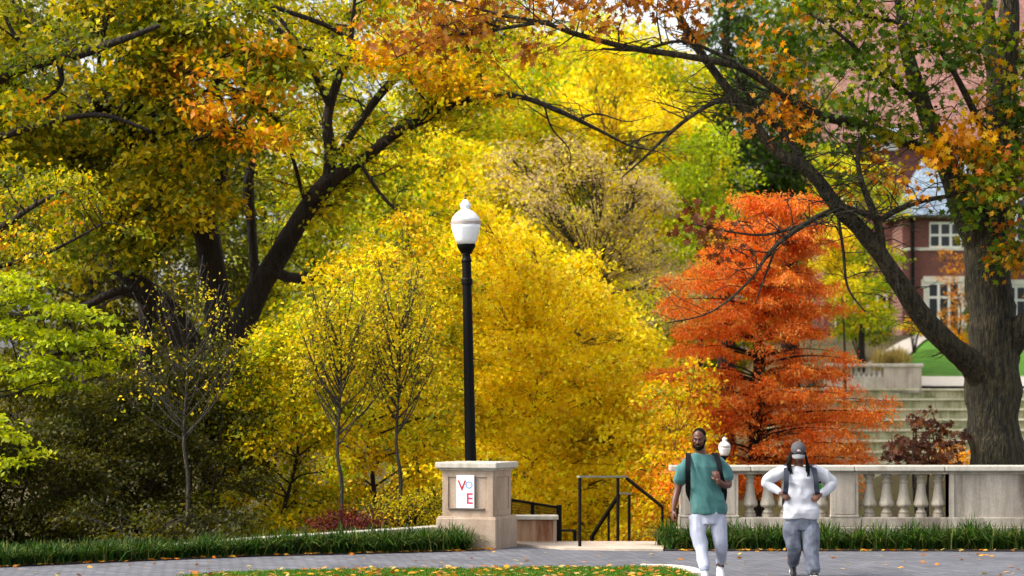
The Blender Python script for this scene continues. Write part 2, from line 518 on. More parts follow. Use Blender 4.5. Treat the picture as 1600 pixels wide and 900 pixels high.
def auto_tree(name, label, cat, base, clumps, palette, leaf=0.13, cover=3.0, r0=0.15, barkm=None, limbs=None, group=None, tpl='kite',
              leafm=None, twig=0.008, lean_top=None, twig_frac=1.0, limb_r=0.35, fine=0.0, fine_len=1.0, **kw):
    """base: (px, Y). limbs: list of (points, radii) in world space; else one trunk is grown up through the clumps."""
    bx = (base[0] - 800) * base[1] / FPX
    gz = ground_z(bx, base[1])
    root = empty(name, label, cat, (bx, base[1], gz), 0, group)
    barkm = barkm or M_bark
    bm = bmesh.new()
    skel = []
    if limbs is None:
        cz = [c[0].z for c in clumps]
        top = max(cz); cx = sum(c[0].x for c in clumps) / len(clumps); cy = sum(c[0].y for c in clumps) / len(clumps)
        b = Vector((bx, base[1], gz - 0.2))
        tp = Vector((cx * 0.6 + bx * 0.4, cy, gz + (top - gz) * .72))
        pts = [b, b.lerp(tp, 0.3) + Vector((random.uniform(-.2, .2), 0, 0)), b.lerp(tp, 0.65) + Vector((random.uniform(-.3, .3), 0, 0)), tp]
        limbs = [(pts, [r0, r0 * 0.8, r0 * 0.5, r0 * 0.12])]
    for pts, rad in limbs:
        p2, r2 = catmull(pts, rad, 6)
        tube(bm, p2, r2, seg=14 if rad[0] > 0.12 else 8, rough=0.16)
        skel += [(p, r) for p, r in zip(p2, r2)]
    SK = np.array([tuple(p) for p, r in skel]); SR = np.array([r for p, r in skel])
    starts = []
    for cl in clumps:
        c = np.array(cl[0])
        d = np.linalg.norm(SK - c[None], axis=1) + np.maximum(0, SK[:, 2] - c[2] + 0.3) * 1.5
        i = int(np.argmin(d))
        a = Vector(SK[i]); e = Vector(cl[0])
        L = (e - a).length
        m1 = a.lerp(e, 0.35) + Vector((random.uniform(-1, 1), random.uniform(-1, 1), random.uniform(0, 1))) * L * 0.1
        m2 = a.lerp(e, 0.7) + Vector((random.uniform(-1, 1), random.uniform(-1, 1), random.uniform(0, 1.2))) * L * 0.1
        rr = min(SR[i] * 0.7, limb_r * (0.03 + 0.02 * L))
        if L > 0.3:
            p2, r2 = catmull([a, m1, m2, e], [rr, rr * 0.75, rr * 0.5, rr * 0.25], 4)
            tube(bm, p2, r2, seg=6)
            starts.append(np.array([tuple(p) for p in p2[5:]]))
        else:
            starts.append(np.array([tuple(e)]))
    bmobj('trunk', bm, barkm, root, smooth=True, world=True)
    C, D, Nv, size, cols, S, owner = crown_data(clumps, palette, leaf, cover, **kw)
    extra = None
    TA, TB, TR = [], [], []
    if fine:
        for i in range(len(SK)):
            if SR[i] > .22 or SK[i][2] < SK[:, 2].min() + 2.0: continue
            for q in range(np.random.default_rng(i).poisson(fine)):
                ln = fine_len * random.uniform(.35, 1.3)
                a_ = random.uniform(0, 2 * math.pi)
                dv = np.array([math.cos(a_), math.sin(a_) * .7, random.uniform(-.45, .7)]); dv /= np.linalg.norm(dv)
                e1 = SK[i] + dv * ln
                r1 = min(.016, SR[i] * .5)
                TA.append(SK[i]); TB.append(e1); TR.append(r1)
                for q2 in range(3):
                    t2 = random.uniform(.35, 1.0)
                    st2 = SK[i] + dv * ln * t2
                    d2 = dv + RNG.normal(0, .5, 3)
                    TA.append(st2); TB.append(st2 + d2 * ln * random.uniform(.25, .6)); TR.append(r1 * .45)
    if twig:
        A = np.array([starts[o][RNG.integers(len(starts[o]))] for o in owner])
        keep = RNG.random(len(A)) < twig_frac
        if keep.sum() > 3:
            TA += list(A[keep]); TB += list(S[keep]); TR += [twig] * int(keep.sum())
    if TA:
        TR = np.array(TR)[:, None]
        extra = twigs_arrays(np.array(TA), np.array(TB), TR, TR * 0.4)
    me = leaves_mesh('crown', C, D, Nv, size, cols, tpl, extra)
    me.materials.append(leafm or M_leaf); me.materials.append(barkm)
    link_mesh('crown', me, None, root, world=True)
    return root

# ================================================================== THE SETTING
def sheet(name, pts, z, m):
    bm = bmesh.new()
    vs = [bm.verts.new((p[0], p[1], z)) for p in pts]
    f = bm.faces.new(vs)
    bmesh.ops.triangulate(bm, faces=[f])
    for f in bm.faces:
        if f.normal.z < 0: f.normal_flip()
    me = bpy.data.meshes.new(name); bm.to_mesh(me); bm.free()
    o = link_mesh(name, me, m)
    o['kind'] = 'structure'
    return o

def gp(px, py, z=0.0):
    """Ground point of height z seen at photograph pixel."""
    Y = FPX * (CH - z) / (py - HZ)
    return ((px - 800) * Y / FPX, Y)

def terrain():
    xs = np.unique(np.concatenate([np.linspace(-400, -40, 15), np.linspace(-40, 45, 86), np.linspace(45, 400, 15)]))
    ys = np.unique(np.concatenate([np.linspace(-30, 30, 7), np.linspace(30, 120, 121), np.linspace(120, 200, 17), np.linspace(200, 1500, 14)]))
    V = []
    for y in ys:
        for x in xs:
            z = ground_z(x, y)
            if y < 38.0 and x > -2: z = -0.03
            elif y < 35.4: z = -0.03
            else: z -= 0.03
            if y > 40: z += 0.12 * mnoise.noise(Vector((x * 0.2, y * 0.2, 0)))
            V.append((x, y, z))
    nx = len(xs)
    f = [(j * nx + i, j * nx + i + 1, (j + 1) * nx + i + 1, (j + 1) * nx + i) for j in range(len(ys) - 1) for i in range(nx - 1)]
    me = bpy.data.meshes.new('ground'); me.from_pydata(V, [], f)
    m = ground_mat('leaf_litter_soil', ['#1f1a10', '#33280f', '#4a3c14', '#3a3f14', '#5e4a18'], 1.5)
    o = link_mesh('ground', me, m, smooth=True); o['kind'] = 'structure'
terrain()

# paved walk
far_edge = [gp(-300, 897), gp(-60, 889.5), gp(0, 887), gp(200, 878), gp(400, 870), gp(560, 866), gp(700, 862.5), gp(776, 859), gp(812, 851), gp(900, 851), gp(1034, 851), gp(1034, 861), gp(1600, 862), gp(2200, 862)]
pave_m = brick_mat('grey_pavers', '#797a82', '#5c5d66', '#303137', sx=0.2, sy=0.1, mort=0.008, blot=0.4, rot=(0, 0, math.radians(38)))
sheet('pavement', [(-40, -15), (40, -15)] + far_edge[::-1], 0.0, pave_m)
# landing slab at the head of the steps
lm = stained('landing_stone', '#c9b6a4', '#a08e7c', scale=3, amt=(0.5, 0.8))
bm = bmesh.new()
pl = [gp(806, 852), gp(840, 856), gp(880, 859), gp(960, 860.5), gp(1036, 861), (2.3, 38.0), (0.05, 38.0)]
top = [bm.verts.new((x, y, 0.03)) for x, y in pl]; bot = [bm.verts.new((x, y, -0.2)) for x, y in pl]
bm.faces.new(top); bm.faces.new(bot[::-1])
for i in range(len(pl)): bm.faces.new((top[i], bot[i], bot[(i + 1) % len(pl)], top[(i + 1) % len(pl)]))
o = bmobj('landing', bm, lm); o['kind'] = 'structure'

# stone steps going down behind the landing
st = empty('stone_steps', 'pale stone steps going down behind the landing between pier and balustrade', 'steps', (1.2, 38, 0))
for k in range(14):
    b = bmesh.new()
    box(b, -1.15, 1.15, 0.003 + k * 0.36, 0.003 + (k + 1) * 0.36 + 0.03, -0.16 * (k + 1) - 0.4, -0.16 * (k + 1), 0.01)
    bmobj('step', b, lm, st)

# near lawn with its kerb
lawn_edge = [gp(300, 903.5), gp(360, 900), gp(430, 897), gp(600, 894.5), gp(850, 892), gp(1000, 890.5), gp(1035, 891), gp(1056, 893.5), gp(1070, 897), gp(1080, 903)]
lawn_m = ground_mat('lawn_turf', ['#1f3a0a', '#2f5210', '#4c6a18', '#3d5c12'], 4.0)
lawn_pts = lawn_edge + [(2.2, 26), (2.2, 24.5), (-4.5, 24.5)]
sheet('lawn', lawn_pts, 0.03, lawn_m)
kerb = bmesh.new()
kl = [Vector((*p, 0)) for p in lawn_edge[5:]]
kp, _ = catmull(kl, [0] * len(kl), 4)
ra, rb = [], []
for i, p in enumerate(kp):
    t = (kp[min(i + 1, len(kp) - 1)] - kp[max(0, i - 1)]).normalized()
    nrm = Vector((-t.y, t.x, 0))
    ra.append(p + nrm * 0.02); rb.append(p + nrm * 0.17)
for A, B in zip(range(len(kp) - 1), range(1, len(kp))):
    q = []
    for z in (0.0, 0.065):
        q.append([kerb.verts.new((*(ra[A].xy), z)), kerb.verts.new((*(ra[B].xy), z)), kerb.verts.new((*(rb[B].xy), z)), kerb.verts.new((*(rb[A].xy), z))])
    kerb.faces.new(q[1]); kerb.faces.new((q[0][0], q[0][1], q[1][1], q[1][0])); kerb.faces.new((q[0][2], q[0][3], q[1][3], q[1][2]))
    if A == 0: kerb.faces.new((q[0][3], q[0][0], q[1][0], q[1][3]))
    if B == len(kp) - 1: kerb.faces.new((q[0][1], q[0][2], q[1][2], q[1][1]))
bmesh.ops.remove_doubles(kerb, verts=kerb.verts[:], dist=0.0005)
o = bmobj('kerb', kerb, simple('kerb_concrete', '#cfc9c0', 0.8, bump=0.2)); o['kind'] = 'structure'

# mulch beds
mulch = ground_mat('mulch', ['#0f0a07', '#1d130c', '#33231a', '#221710'], 18.0)
edgeL = [gp(-300, 896.4), gp(-60, 888.9), gp(0, 886.4), gp(200, 877.4), gp(400, 869.4), gp(560, 865.4), gp(700, 862), gp(766, 859.5)]
wl_px = [(-300, 893, 32.6, 0.06), (-60, 872, 33.6, 0.08), (160, 859, 34.2, .115), (295, 849, 34.9, .164), (400, 840.3, 35.5, .21), (540, 831, 36.2, .258), (690, 821, 37.0, .312)]
wl = [Vector(((p[0] - 800) * p[2] / FPX, p[2], p[3])) for p in wl_px]
sheet('mulch_bed', edgeL + [(v.x, v.y + 0.05) for v in wl[::-1]], 0.008, mulch)
sheet('mulch_bed', [gp(1030, 860.6), gp(1600, 861.4), gp(2200, 861.4), (14, 37.6), (2.25, 37.6)], 0.008, mulch)

# ------------------------------------------------------------------ stone pier with the lamp behind it
TH = math.radians(19.5)
cnr = Vector((*gp(775, 858.5), 0))
rot = Matrix.Rotation(-TH, 3, 'Z')
pc = cnr - rot @ Vector((0.46, -0.46, 0))
pier = empty('stone_pier', 'square limestone pier with a flat cap and recessed panel, lamp post rising behind', 'pier', pc, -TH)
b = bmesh.new(); box(b, -.46, .46, -.46, .46, -0.05, 0.44, 0.012); box(b, -.445, .445, -.445, .445, 0.43, 0.462, 0.01)
bmobj('base', b, M_limewarm, pier)
b = bmesh.new()
box(b, -.372, .372, -.372, .372, 0.455, 1.15)
h = .39
for (x0, x1, z0, z1) in ((-.39, -.30, .462, 1.14), (.30, .39, .462, 1.14), (-.305, .305, .462, .56), (-.305, .305, 1.03, 1.14)):
    box(b, x0, x1, -.392, -.35, z0, z1, 0.004)
    box(b, x0, x1, .35, .392, z0, z1, 0.004)
for (y0, y1, z0, z1) in ((-.351, -.30, .462, 1.14), (.30, .351, .462, 1.14), (-.305, .305, .462, .56), (-.305, .305, 1.03, 1.14)):
    box(b, .35, .391, y0, y1, z0, z1, 0.004)
    box(b, -.391, -.35, y0, y1, z0, z1, 0.004)
bmobj('shaft', b, M_limewarm, pier)
b = bmesh.new(); box(b, -.30, .26, -.425, -.37, .562, .582, 0.003)
bmobj('ledge', b, simple('ledge_metal', '#5b534a', 0.6), pier)
b = bmesh.new(); box(b, -.475, .475, -.475, .475, 1.155, 1.245, 0.02, seg=3); box(b, -.425, .425, -.425, .425, 1.125, 1.157, 0.008)
bmobj('cap', b, M_limelit, pier)

def text_mesh(body, size, depth, m, parent, loc, rx=90, rz=0, name='letter', bold=0.0):
    cu = bpy.data.curves.new('t', 'FONT'); cu.body = body; cu.size = size; cu.extrude = depth; cu.offset = bold
    to = bpy.data.objects.new('t', cu); COL.objects.link(to)
    dg = bpy.context.evaluated_depsgraph_get()
    me = bpy.data.meshes.new_from_object(to.evaluated_get(dg))
    bpy.data.objects.remove(to)
    me.transform(Matrix.Translation(loc) @ Matrix.Rotation(math.radians(rz), 4, 'Z') @ Matrix.Rotation(math.radians(rx), 4, 'X'))
    me.materials.clear()
    return link_mesh(name, me, m, parent)

# campaign sign standing on the ledge
sg = empty('sign_board', 'small white upright sign with red and blue letters VOTE on the pier ledge', 'sign', pc + rot @ Vector((-0.015, -0.41, 0.584)), -TH)
b = bmesh.new(); box(b, -.145, .125, -.012, .012, 0, 0.475, 0.003)
bmobj('board', b, simple('sign_white', '#f0eff4', 0.5, var=0.02), sg)
red = simple('letter_red', '#b0122e', 0.5, var=0.1); blue = simple('letter_blue', '#8096cf', 0.5, var=0.05); pink = simple('letter_crimson', '#c22750', 0.5, var=0.05)
pale = simple('letter_pale', '#b9c6e6', .5, var=.03)
def letter(ch, x, z, s, m, bold=0.003):
    text_mesh(ch, s, 0.001, m, sg, (x, -0.0145, z), bold=bold)
letter('V', -.125, .255, .21, red); letter('O', -.012, .285, .145, blue); letter('T', -.10, .09, .17, pale, 0.001); letter('E', .0, .065, .22, pink)

# ------------------------------------------------------------------ street lamps
def acrylic():
    m, t, p = new_mat('lamp_acrylic')
    p.inputs['Base Color'].default_value = (0.88, 0.89, 0.92, 1); p.inputs['Roughness'].default_value = 0.25
    p.inputs['Subsurface Weight'].default_value = 0.3; p.inputs['Subsurface Radius'].default_value = (0.1, 0.1, 0.1)
    p.inputs['Subsurface Scale'].default_value = 0.3
    return m
M_acr = acrylic()
def street_lamp(name, label, pxb, pyb, pxt, pytop, Y, base_z, s):
    """s = metres per photograph pixel of the near lamp's drawing."""
    zt = CH - (pytop - HZ) * Y / FPX
    xb = (pxb - 800) * Y / FPX; xt = (pxt - 800) * Y / FPX
    zc = zt - (401 - 312) * s                        # underside of the cup
    tilt = math.atan2(xt - xb, zt - (CH - (pyb - HZ) * Y / FPX))
    x0 = xb - math.tan(tilt) * ((CH - (pyb - HZ) * Y / FPX) - base_z)
    r = empty(name, label, 'street lamp', (x0, Y, base_z))
    r.rotation_euler = (0, tilt, 0)
    H = zc - base_z
    b = bmesh.new()
    lathe(b, [(.2, -0.1), (.2, .12), (.17, .16), (.15, .55), (.16, .58), (.115, .66), (9.2 * s, .8), (7.2 * s, H - .38), (7.2 * s, H - .05)], 16)
    bmobj('pole', b, M_black, r)
    b = bmesh.new()
    lathe(b, [(8.6 * s, H - .42), (9 * s, H - .40), (9 * s, H - .34), (7.4 * s, H - .32)], 16)
    bmobj('ring', b, M_black, r); b = bmesh.new()
    lathe(b, [(6.5 * s, H - .1), (8.5 * s, H - .06), (6.6 * s, H - .02), (6.2 * s, H + .04), (8.4 * s, H + .02 + .02), (8 * s, H + .05), (13.5 * s, H + 14 * s), (14.6 * s, H + 19 * s), (14 * s, H + 20 * s)], 16)
    bmobj('cup', b, M_black, r)
    # lower bowl with shallow upright ribs
    b = bmesh.new()
    seg = 48
    prof = [(13.8, 19.5), (17, 27), (20, 36), (22.3, 45), (23, 50)]
    rings = []
    for pr, pz in prof:
        rings.append([b.verts.new((s * pr * (1 + .022 * abs(math.sin(k * math.pi / 6))) * math.cos(2 * math.pi * k / seg), s * pr * (1 + .022 * abs(math.sin(k * math.pi / 6))) * math.sin(2 * math.pi * k / seg), H + pz * s)) for k in range(seg)])
    for p, q in zip(rings, rings[1:]):
        for k in range(seg): b.faces.new((p[k], p[(k + 1) % seg], q[(k + 1) % seg], q[k]))
    b.faces.new(rings[0][::-1]); b.faces.new(rings[-1])
    bmobj('globe', b, M_acr, r, smooth=True)
    b = bmesh.new(); lathe(b, [(23.1 * s, H + 50 * s), (23.9 * s, H + 50.5 * s), (23.9 * s, H + 54.5 * s), (23.1 * s, H + 55 * s)], 32)
    bmobj('band', b, simple('lamp_band', '#a79a94', 0.4), r)
    b = bmesh.new(); lathe(b, [(23 * s, H + 54.8 * s), (21.5 * s, H + 60 * s), (17.5 * s, H + 66 * s), (11.5 * s, H + 71 * s), (7 * s, H + 74 * s), (6.6 * s, H + 76 * s), (8.6 * s, H + 79 * s), (8.4 * s, H + 82 * s), (5.8 * s, H + 85 * s), (4.5 * s, H + 88 * s), (1.5 * s, H + 89.6 * s)], 32)
    bmobj('globe_top', b, M_acr, r, smooth=True)
    b = bmesh.new(); lathe(b, [(1.6 * s, H + 89 * s), (2.0 * s, H + 92 * s), (1.1 * s, H + 94 * s), (1.5 * s, H + 96 * s), (.2 * s, H + 101 * s)], 8)
    bmobj('finial', b, simple('finial_bronze', '#6b4a2c', 0.4, metal=0.5), r)
    return r
street_lamp('street_lamp', 'tall black lamp post with white acorn globe rising behind the stone pier', 735.5, 720, 727, 312, 38.0, -0.05, 38.0 / FPX)
street_lamp('street_lamp', 'far lamp with white globe half hidden by orange leaves beside the walker in teal', 1132, 760, 1132, 683, 45.2, -2.6, 0.42 * 45.2 / FPX)

# ------------------------------------------------------------------ low walls
Yw = 37.75
rw = empty('low_wall', 'short low limestone wall with rust stained panel beside the pier', 'wall', ((838 - 800) * Yw / FPX, Yw, 0))
sx = Yw / FPX
b = bmesh.new(); box(b, -32 * sx, 26 * sx, -.13, .13, -.05, .36); bmobj('panel', b, M_limerust, rw)
b = bmesh.new(); box(b, 26 * sx, 31.5 * sx, -.16, .16, -.05, .365, .006); box(b, -33 * sx, 31.5 * sx, -.15, .15, -.05, .05, .006); bmobj('pilaster', b, M_limewarm, rw)
b = bmesh.new(); box(b, -33 * sx, 34.5 * sx, -.2, .2, .368, .43, .012, seg=2); bmobj('cap', b, M_limelit, rw)

lw = empty('garden_wall', 'long low curved stone wall with white cap behind the grass border', 'wall', (0, 35.5, 0))
def ribbon_wall(pts, t, z0f, z1f):
    b = bmesh.new()
    pp, zz = catmull([Vector((p.x, p.y, 0)) for p in pts], [p.z for p in pts], 6)
    rr = []
    for i, p in enumerate(pp):
        tt = (pp[min(i + 1, len(pp) - 1)] - pp[max(0, i - 1)]).normalized(); n = Vector((-tt.y, tt.x, 0))
        a, c = p - n * t, p + n * t
        rr.append([b.verts.new((a.x, a.y, z0f(zz[i]))), b.verts.new((c.x, c.y, z0f(zz[i]))), b.verts.new((c.x, c.y, z1f(zz[i]))), b.verts.new((a.x, a.y, z1f(zz[i])))])
    for p, q in zip(rr, rr[1:]):
        for k in range(4): b.faces.new((p[k], p[(k + 1) % 4], q[(k + 1) % 4], q[k]))
    b.faces.new(rr[0]); b.faces.new(rr[-1][::-1])
    return b
bmobj('wall_body', ribbon_wall(wl, .13, lambda z: -.1 - 0, lambda z: z - .043), M_lime, lw, world=True)
bmobj('wall_cap', ribbon_wall(wl, .18, lambda z: z - .045, lambda z: z), M_limelit, lw, world=True)

# ------------------------------------------------------------------ balustrade
Yb = 37.35
sb = Yb / FPX
def bx_(px): return (px - 800) * sb
def bz_(py): return CH - (py - HZ) * sb
bal = empty('balustrade', 'long limestone balustrade with vase balusters and solid panel behind the walkers', 'balustrade', (bx_(1300), Yb, 0))
def lx(px): return bx_(px) - bx_(1300)
capz = bz_(727)
b = bmesh.new()
for p0, p1 in ((1046, 1171), (1171.6, 1332.4), (1333, 1472.4), (1473, 1640), (1640.6, 1800), (1800.6, 1960)):
    box(b, lx(p0), lx(p1), -.24, .24, capz - .085, capz, .018, seg=3)
bmobj('cap_rail', b, M_limelit, bal)
b = bmesh.new()
box(b, lx(1062), lx(1958), -.165, .165, capz - .128, capz - .086, .006)
bmobj('frieze', b, M_lime, bal)
plz = bz_(808)
b = bmesh.new()
box(b, lx(1058), lx(1962), -.21, .21, -.05, plz - .14, .01)
box(b, lx(1060), lx(1960), -.18, .18, plz - .141, plz, .008)
bmobj('plinth', b, M_limestain, bal)
def pedestal(p0, p1):
    b = bmesh.new()
    box(b, lx(p0), lx(p1), -.17, .17, plz - .002, capz - .127, .004)
    w = lx(p1) - lx(p0)
    box(b, lx(p0) + .05, lx(p1) - .05, -.178, -.165, plz + .05, capz - .18, .003)
    box(b, lx(p0) - .012, lx(p1) + .012, -.185, .185, plz + .001, plz + .035, .005)
    return bmobj('pedestal', b, M_limestain, bal)
pedestal(1062, 1152); pedestal(1296, 1339)
b = bmesh.new(); box(b, lx(1480), lx(1958), -.15, .15, plz - .002, capz - .127, .003); box(b, lx(1480), lx(1488), -.172, .172, plz, capz - .128, .003)
bmobj('solid_panel', b, M_limestain, bal)
HB = capz - .128 - plz
prof = [(.085, 0), (.085, .05), (.066, .052), (.078, .07), (.066, .09), (.05, .11), (.052, .135), (.098, .155), (.112, .175), (.112, .2), (.098, .24), (.082, .3), (.070, .37), (.061, .44), (.056, .49), (.066, .5), (.066, .52), (.05, .53), (.058, .56), (.082, .58), (.082, .621)]
k = HB / .621
bbm = bmesh.new()
lathe(bbm, [(r * 1.0, z * k) for r, z in prof], 16)
bmesh.ops.recalc_face_normals(bbm, faces=bbm.faces[:])
bme = bpy.data.meshes.new('baluster'); bbm.to_mesh(bme); bbm.free()
bme.materials.append(M_lime)
for px in (1172, 1199.5, 1227, 1254.5, 1282, 1358, 1385, 1412, 1439, 1466):
    o = bpy.data.objects.new('baluster', bme); COL.objects.link(o); o.parent = bal
    o.location = (lx(px), 0, plz + .0005)

# ------------------------------------------------------------------ handrails and black fence panel
def rail(name, label, segs, group=None, flat=None):
    r = empty(name, label, 'handrail', segs[0][1][0])
    for nm, pts, rad, m, sq in segs:
        b = bmesh.new()
        if sq:   # rectangular bar
            for a, c in zip(pts, pts[1:]):
                d = (c - a); L = d.length
                q = d.to_track_quat('X', 'Z').to_matrix().to_4x4()
                box(b, -0.004, L + 0.004, -rad[0], rad[0], -rad[1], rad[1], .002, mat=Matrix.Translation(a) @ q)
        else:
            for a, c in zip(pts, pts[1:]):
                tube(b, [a, c], [rad[0], rad[0]], 12)
        bmobj(nm, b, m, r, world=True)
    return r
y1, y2, y3 = 36.62, 38.1, 40.6
p1 = at(906, 747, y1); p2 = at(965.5, 747, y2); pb = at(979, 747, y2 + .25); p3 = at(1035, 792, y3)
def foot(p, z): return Vector((p.x, p.y, z))
rail('handrail', 'bronze handrail with sky reflection painted pale along its top at the head of the steps', [
    ('post', [foot(p1, 0.0), foot(p1, p1.z)], (.024,), M_bronze, False),
    ('foot_plate', [foot(p1, 0.008), foot(p1, .03)], (.05,), M_bronze, False),
    ('post', [foot(p2, -.3), foot(p2, p2.z)], (.024,), M_bronze, False),
    ('top_rail', [p1 + Vector((-.02, 0, .02)), p2 + Vector((0, 0, .02)), pb + Vector((0, 0, .02))], (.024, .014), M_skysheen, True),
    ('sloped_rail', [pb, p3], (.022, .018), M_bronze, True),
    ('post', [foot(p3, -1.6), p3], (.022,), M_bronze, False)])
q0 = at(967, 773, 41.0); q1 = at(983, 773, 41.6); q2 = at(962, 776, 41.2); q3 = at(951, 795, 42.0); q4 = at(925, 838, 43.4)
rail('handrail', 'lower dark handrail sloping down the steps behind the first rail', [
    ('post', [foot(q1, -2.4), q1], (.026,), M_bronze, False),
    ('top_rail', [q1 + Vector((0.02, 0, .02)), q0 + Vector((0, 0, .02))], (.024, .014), M_skysheen, True),
    ('sloped_rail', [q0, q4], (.026, .026), M_bronze, True),
    ('post', [foot(q3, -2.6), q3], (.022,), M_bronze, False),
    ('post', [foot(q4, -2.8), q4], (.045,), M_bronze, False)])
fp = empty('metal_fence', 'dark mesh fence panel with sloping top behind the short low wall', 'fence', at(873, 849, 38.6))
fp.location.z = -0.3
b = bmesh.new()
a0, a1 = at(799, 781, 38.3), at(873, 793, 38.6)
for z_off in (0.0, -.26, -.5):
    tube(b, [a0 + Vector((0, 0, z_off)), a1 + Vector((0, 0, z_off))], [.02, .02], 8)
bmobj('rail_bar', b, M_black, fp, world=True)
b = bmesh.new()
for kx in range(60):
    t = kx / 59
    p = a0.lerp(a1, t); tube(b, [p + Vector((0, 0, -.02)), p + Vector((0, 0, -.6))], [.0035, .0035], 4)
for kz in range(14):
    tube(b, [a0 + Vector((0, 0, -.03 - kz * .04)), a1 + Vector((0, 0, -.03 - kz * .04))], [.003, .003], 4)
mo = bmobj('mesh_panel', b, M_black, fp, world=True)
for p, r in ((at(797, 781, 38.3), .03), (at(832, 786.5, 38.45), .03), (at(873.5, 791, 38.6), .042)):
    b = bmesh.new(); tube(b, [foot(p, -.4), p + Vector((0, 0, .02))], [r, r], 8); bmobj('post', b, M_black, fp, world=True)
c0, c1 = at(875, 829, 39.6), at(898, 829, 40.2)
rail('handrail', 'small black rail end low behind the short wall', [
    ('post', [foot(c1, -1.5), c1], (.03,), M_black, False), ('top_rail', [c0, c1], (.02, .02), M_black, True), ('post', [foot(c0, -1.5), c0], (.03,), M_black, False)])

# ------------------------------------------------------------------ terraces, upper walk and lawn
terr = empty('stone_terraces', 'broad curving stone seating terraces with grass treads below the upper walk', 'terraces', (16, 88, 0))
M_seat = stained('terrace_stone', '#d2c9a6', '#7f8250', scale=1.1, amt=(0.42, 0.68), zs=1.5)
M_tread = ground_mat('terrace_grass', ['#2c4a14', '#3f5c1e', '#5c6a30'], 2.0)
M_slab = stained('terrace_slab', '#e6dfc8', '#b5ad84', scale=1.5, amt=(.45, .7))
cx, cy, R0 = 30.0, 55.0, 33.0
nstep = 8
def arc(r, a0=88, a1=150, n=40):
    return [(cx + r * math.cos(math.radians(a0 + (a1 - a0) * i / n)), cy + r * math.sin(math.radians(a0 + (a1 - a0) * i / n))) for i in range(n + 1)]
tx0, tx1 = 9.0, 34.0
for k in range(nstep):
    zt = 2.62 - (nstep - 1 - k) * .355
    yk = 84.2 + k * .95
    # coping stone row: gently bowed line
    def bow(x): return ((x - 20) / 12) ** 2 * 1.2
    b = bmesh.new(); xs_ = np.linspace(tx0, tx1, 26)
    for i in range(25):
        xa, xb_ = xs_[i], xs_[i + 1] - (.02 if i % 2 else 0.0)
        za = zt + .004 * math.sin(i * 2.3 + k)
        q = [(xa, yk - bow(xa)), (xb_, yk - bow(xb_))]
        v = [b.verts.new((x, y + dy, z)) for z in (zt - 1.0, za) for (x, y), dy in ((q[0], 0), (q[1], 0), (q[1], .42), (q[0], .42))]
        for f in ((0, 1, 5, 4), (1, 2, 6, 5), (2, 3, 7, 6), (3, 0, 4, 7), (4, 5, 6, 7)): b.faces.new([v[j] for j in f])
    bmobj('seat_row', b, M_seat, terr, world=True)
    b = bmesh.new()
    for i in range(25):
        xa, xb_ = xs_[i] + .004, xs_[i + 1] - .012
        v = [b.verts.new((x, yy_ - bow(x), z)) for z in (zt + .004, zt + .07) for x, yy_ in ((xa, yk - .1), (xb_, yk - .1), (xb_, yk + .36), (xa, yk + .36))]
        for f in ((3, 2, 1, 0), (0, 1, 5, 4), (1, 2, 6, 5), (2, 3, 7, 6), (3, 0, 4, 7), (4, 5, 6, 7)): b.faces.new([v[j] for j in f])
    bmobj('seat_slab', b, M_slab, terr, world=True)
    b = bmesh.new()
    for i in range(25):
        xa, xb_ = xs_[i], xs_[i + 1]
        b.faces.new([b.verts.new((xa, yk - bow(xa) + .41, zt - .03)), b.verts.new((xb_, yk - bow(xb_) + .41, zt - .03)), b.verts.new((xb_, yk - bow(xb_) + 1.3, zt - .03)), b.verts.new((xa, yk - bow(xa) + 1.3, zt - .03))])
    bmobj('grass_tread', b, M_tread, terr, world=True)

def draped(name, pts, m, off=0.03, n=24):
    """Surface that follows the land inside an outline given as rows (left edge, right edge)."""
    V, Fc = [], []
    for a, c in pts:
        for i in range(n + 1):
            x = a[0] + (c[0] - a[0]) * i / n; y = a[1] + (c[1] - a[1]) * i / n
            V.append((x, y, ground_z(x, y) + off + 0.1))
    for j in range(len(pts) - 1):
        for i in range(n): Fc.append((j * (n + 1) + i, j * (n + 1) + i + 1, (j + 1) * (n + 1) + i + 1, (j + 1) * (n + 1) + i))
    me = bpy.data.meshes.new(name); me.from_pydata(V, [], Fc)
    o = link_mesh(name, me, m, smooth=True); o['kind'] = 'structure'; return o
M_walk = simple('upper_walk_concrete', '#b4aca2', 0.85, bump=0.1, var=0.08)
def path_left(y):
    ys_ = (91.8, 93.2, 96, 99, 102, 105, 108, 111, 116); ps_ = (1330, 1335, 1345, 1355, 1375, 1400, 1420, 1430, 1600)
    return (np.interp(y, ys_, ps_) - 800) * y / FPX
draped('upper_lawn', [((path_left(y), y), (45, y)) for y in np.linspace(91.8, 116, 22)], ground_mat('upper_turf', ['#3a6a0c', '#4c7f12', '#659420'], 1.2), 0.05)
draped('path', [((9, y), (45, y)) for y in (91.3, 92.5, 93.6)], M_walk, 0.09)
def wp(px, Y): return ((px - 800) * Y / FPX, Y)
draped('path', [(wp(1325, 93.2), wp(1432, 93.2)), (wp(1335, 95), wp(1400, 95)), (wp(1345, 98), wp(1402, 98)), (wp(1358, 101), wp(1412, 101)), (wp(1382, 104), wp(1426, 104)), (wp(1408, 107), wp(1442, 107)), (wp(1436, 110), wp(1462, 110))], M_walk, 0.13, 8)
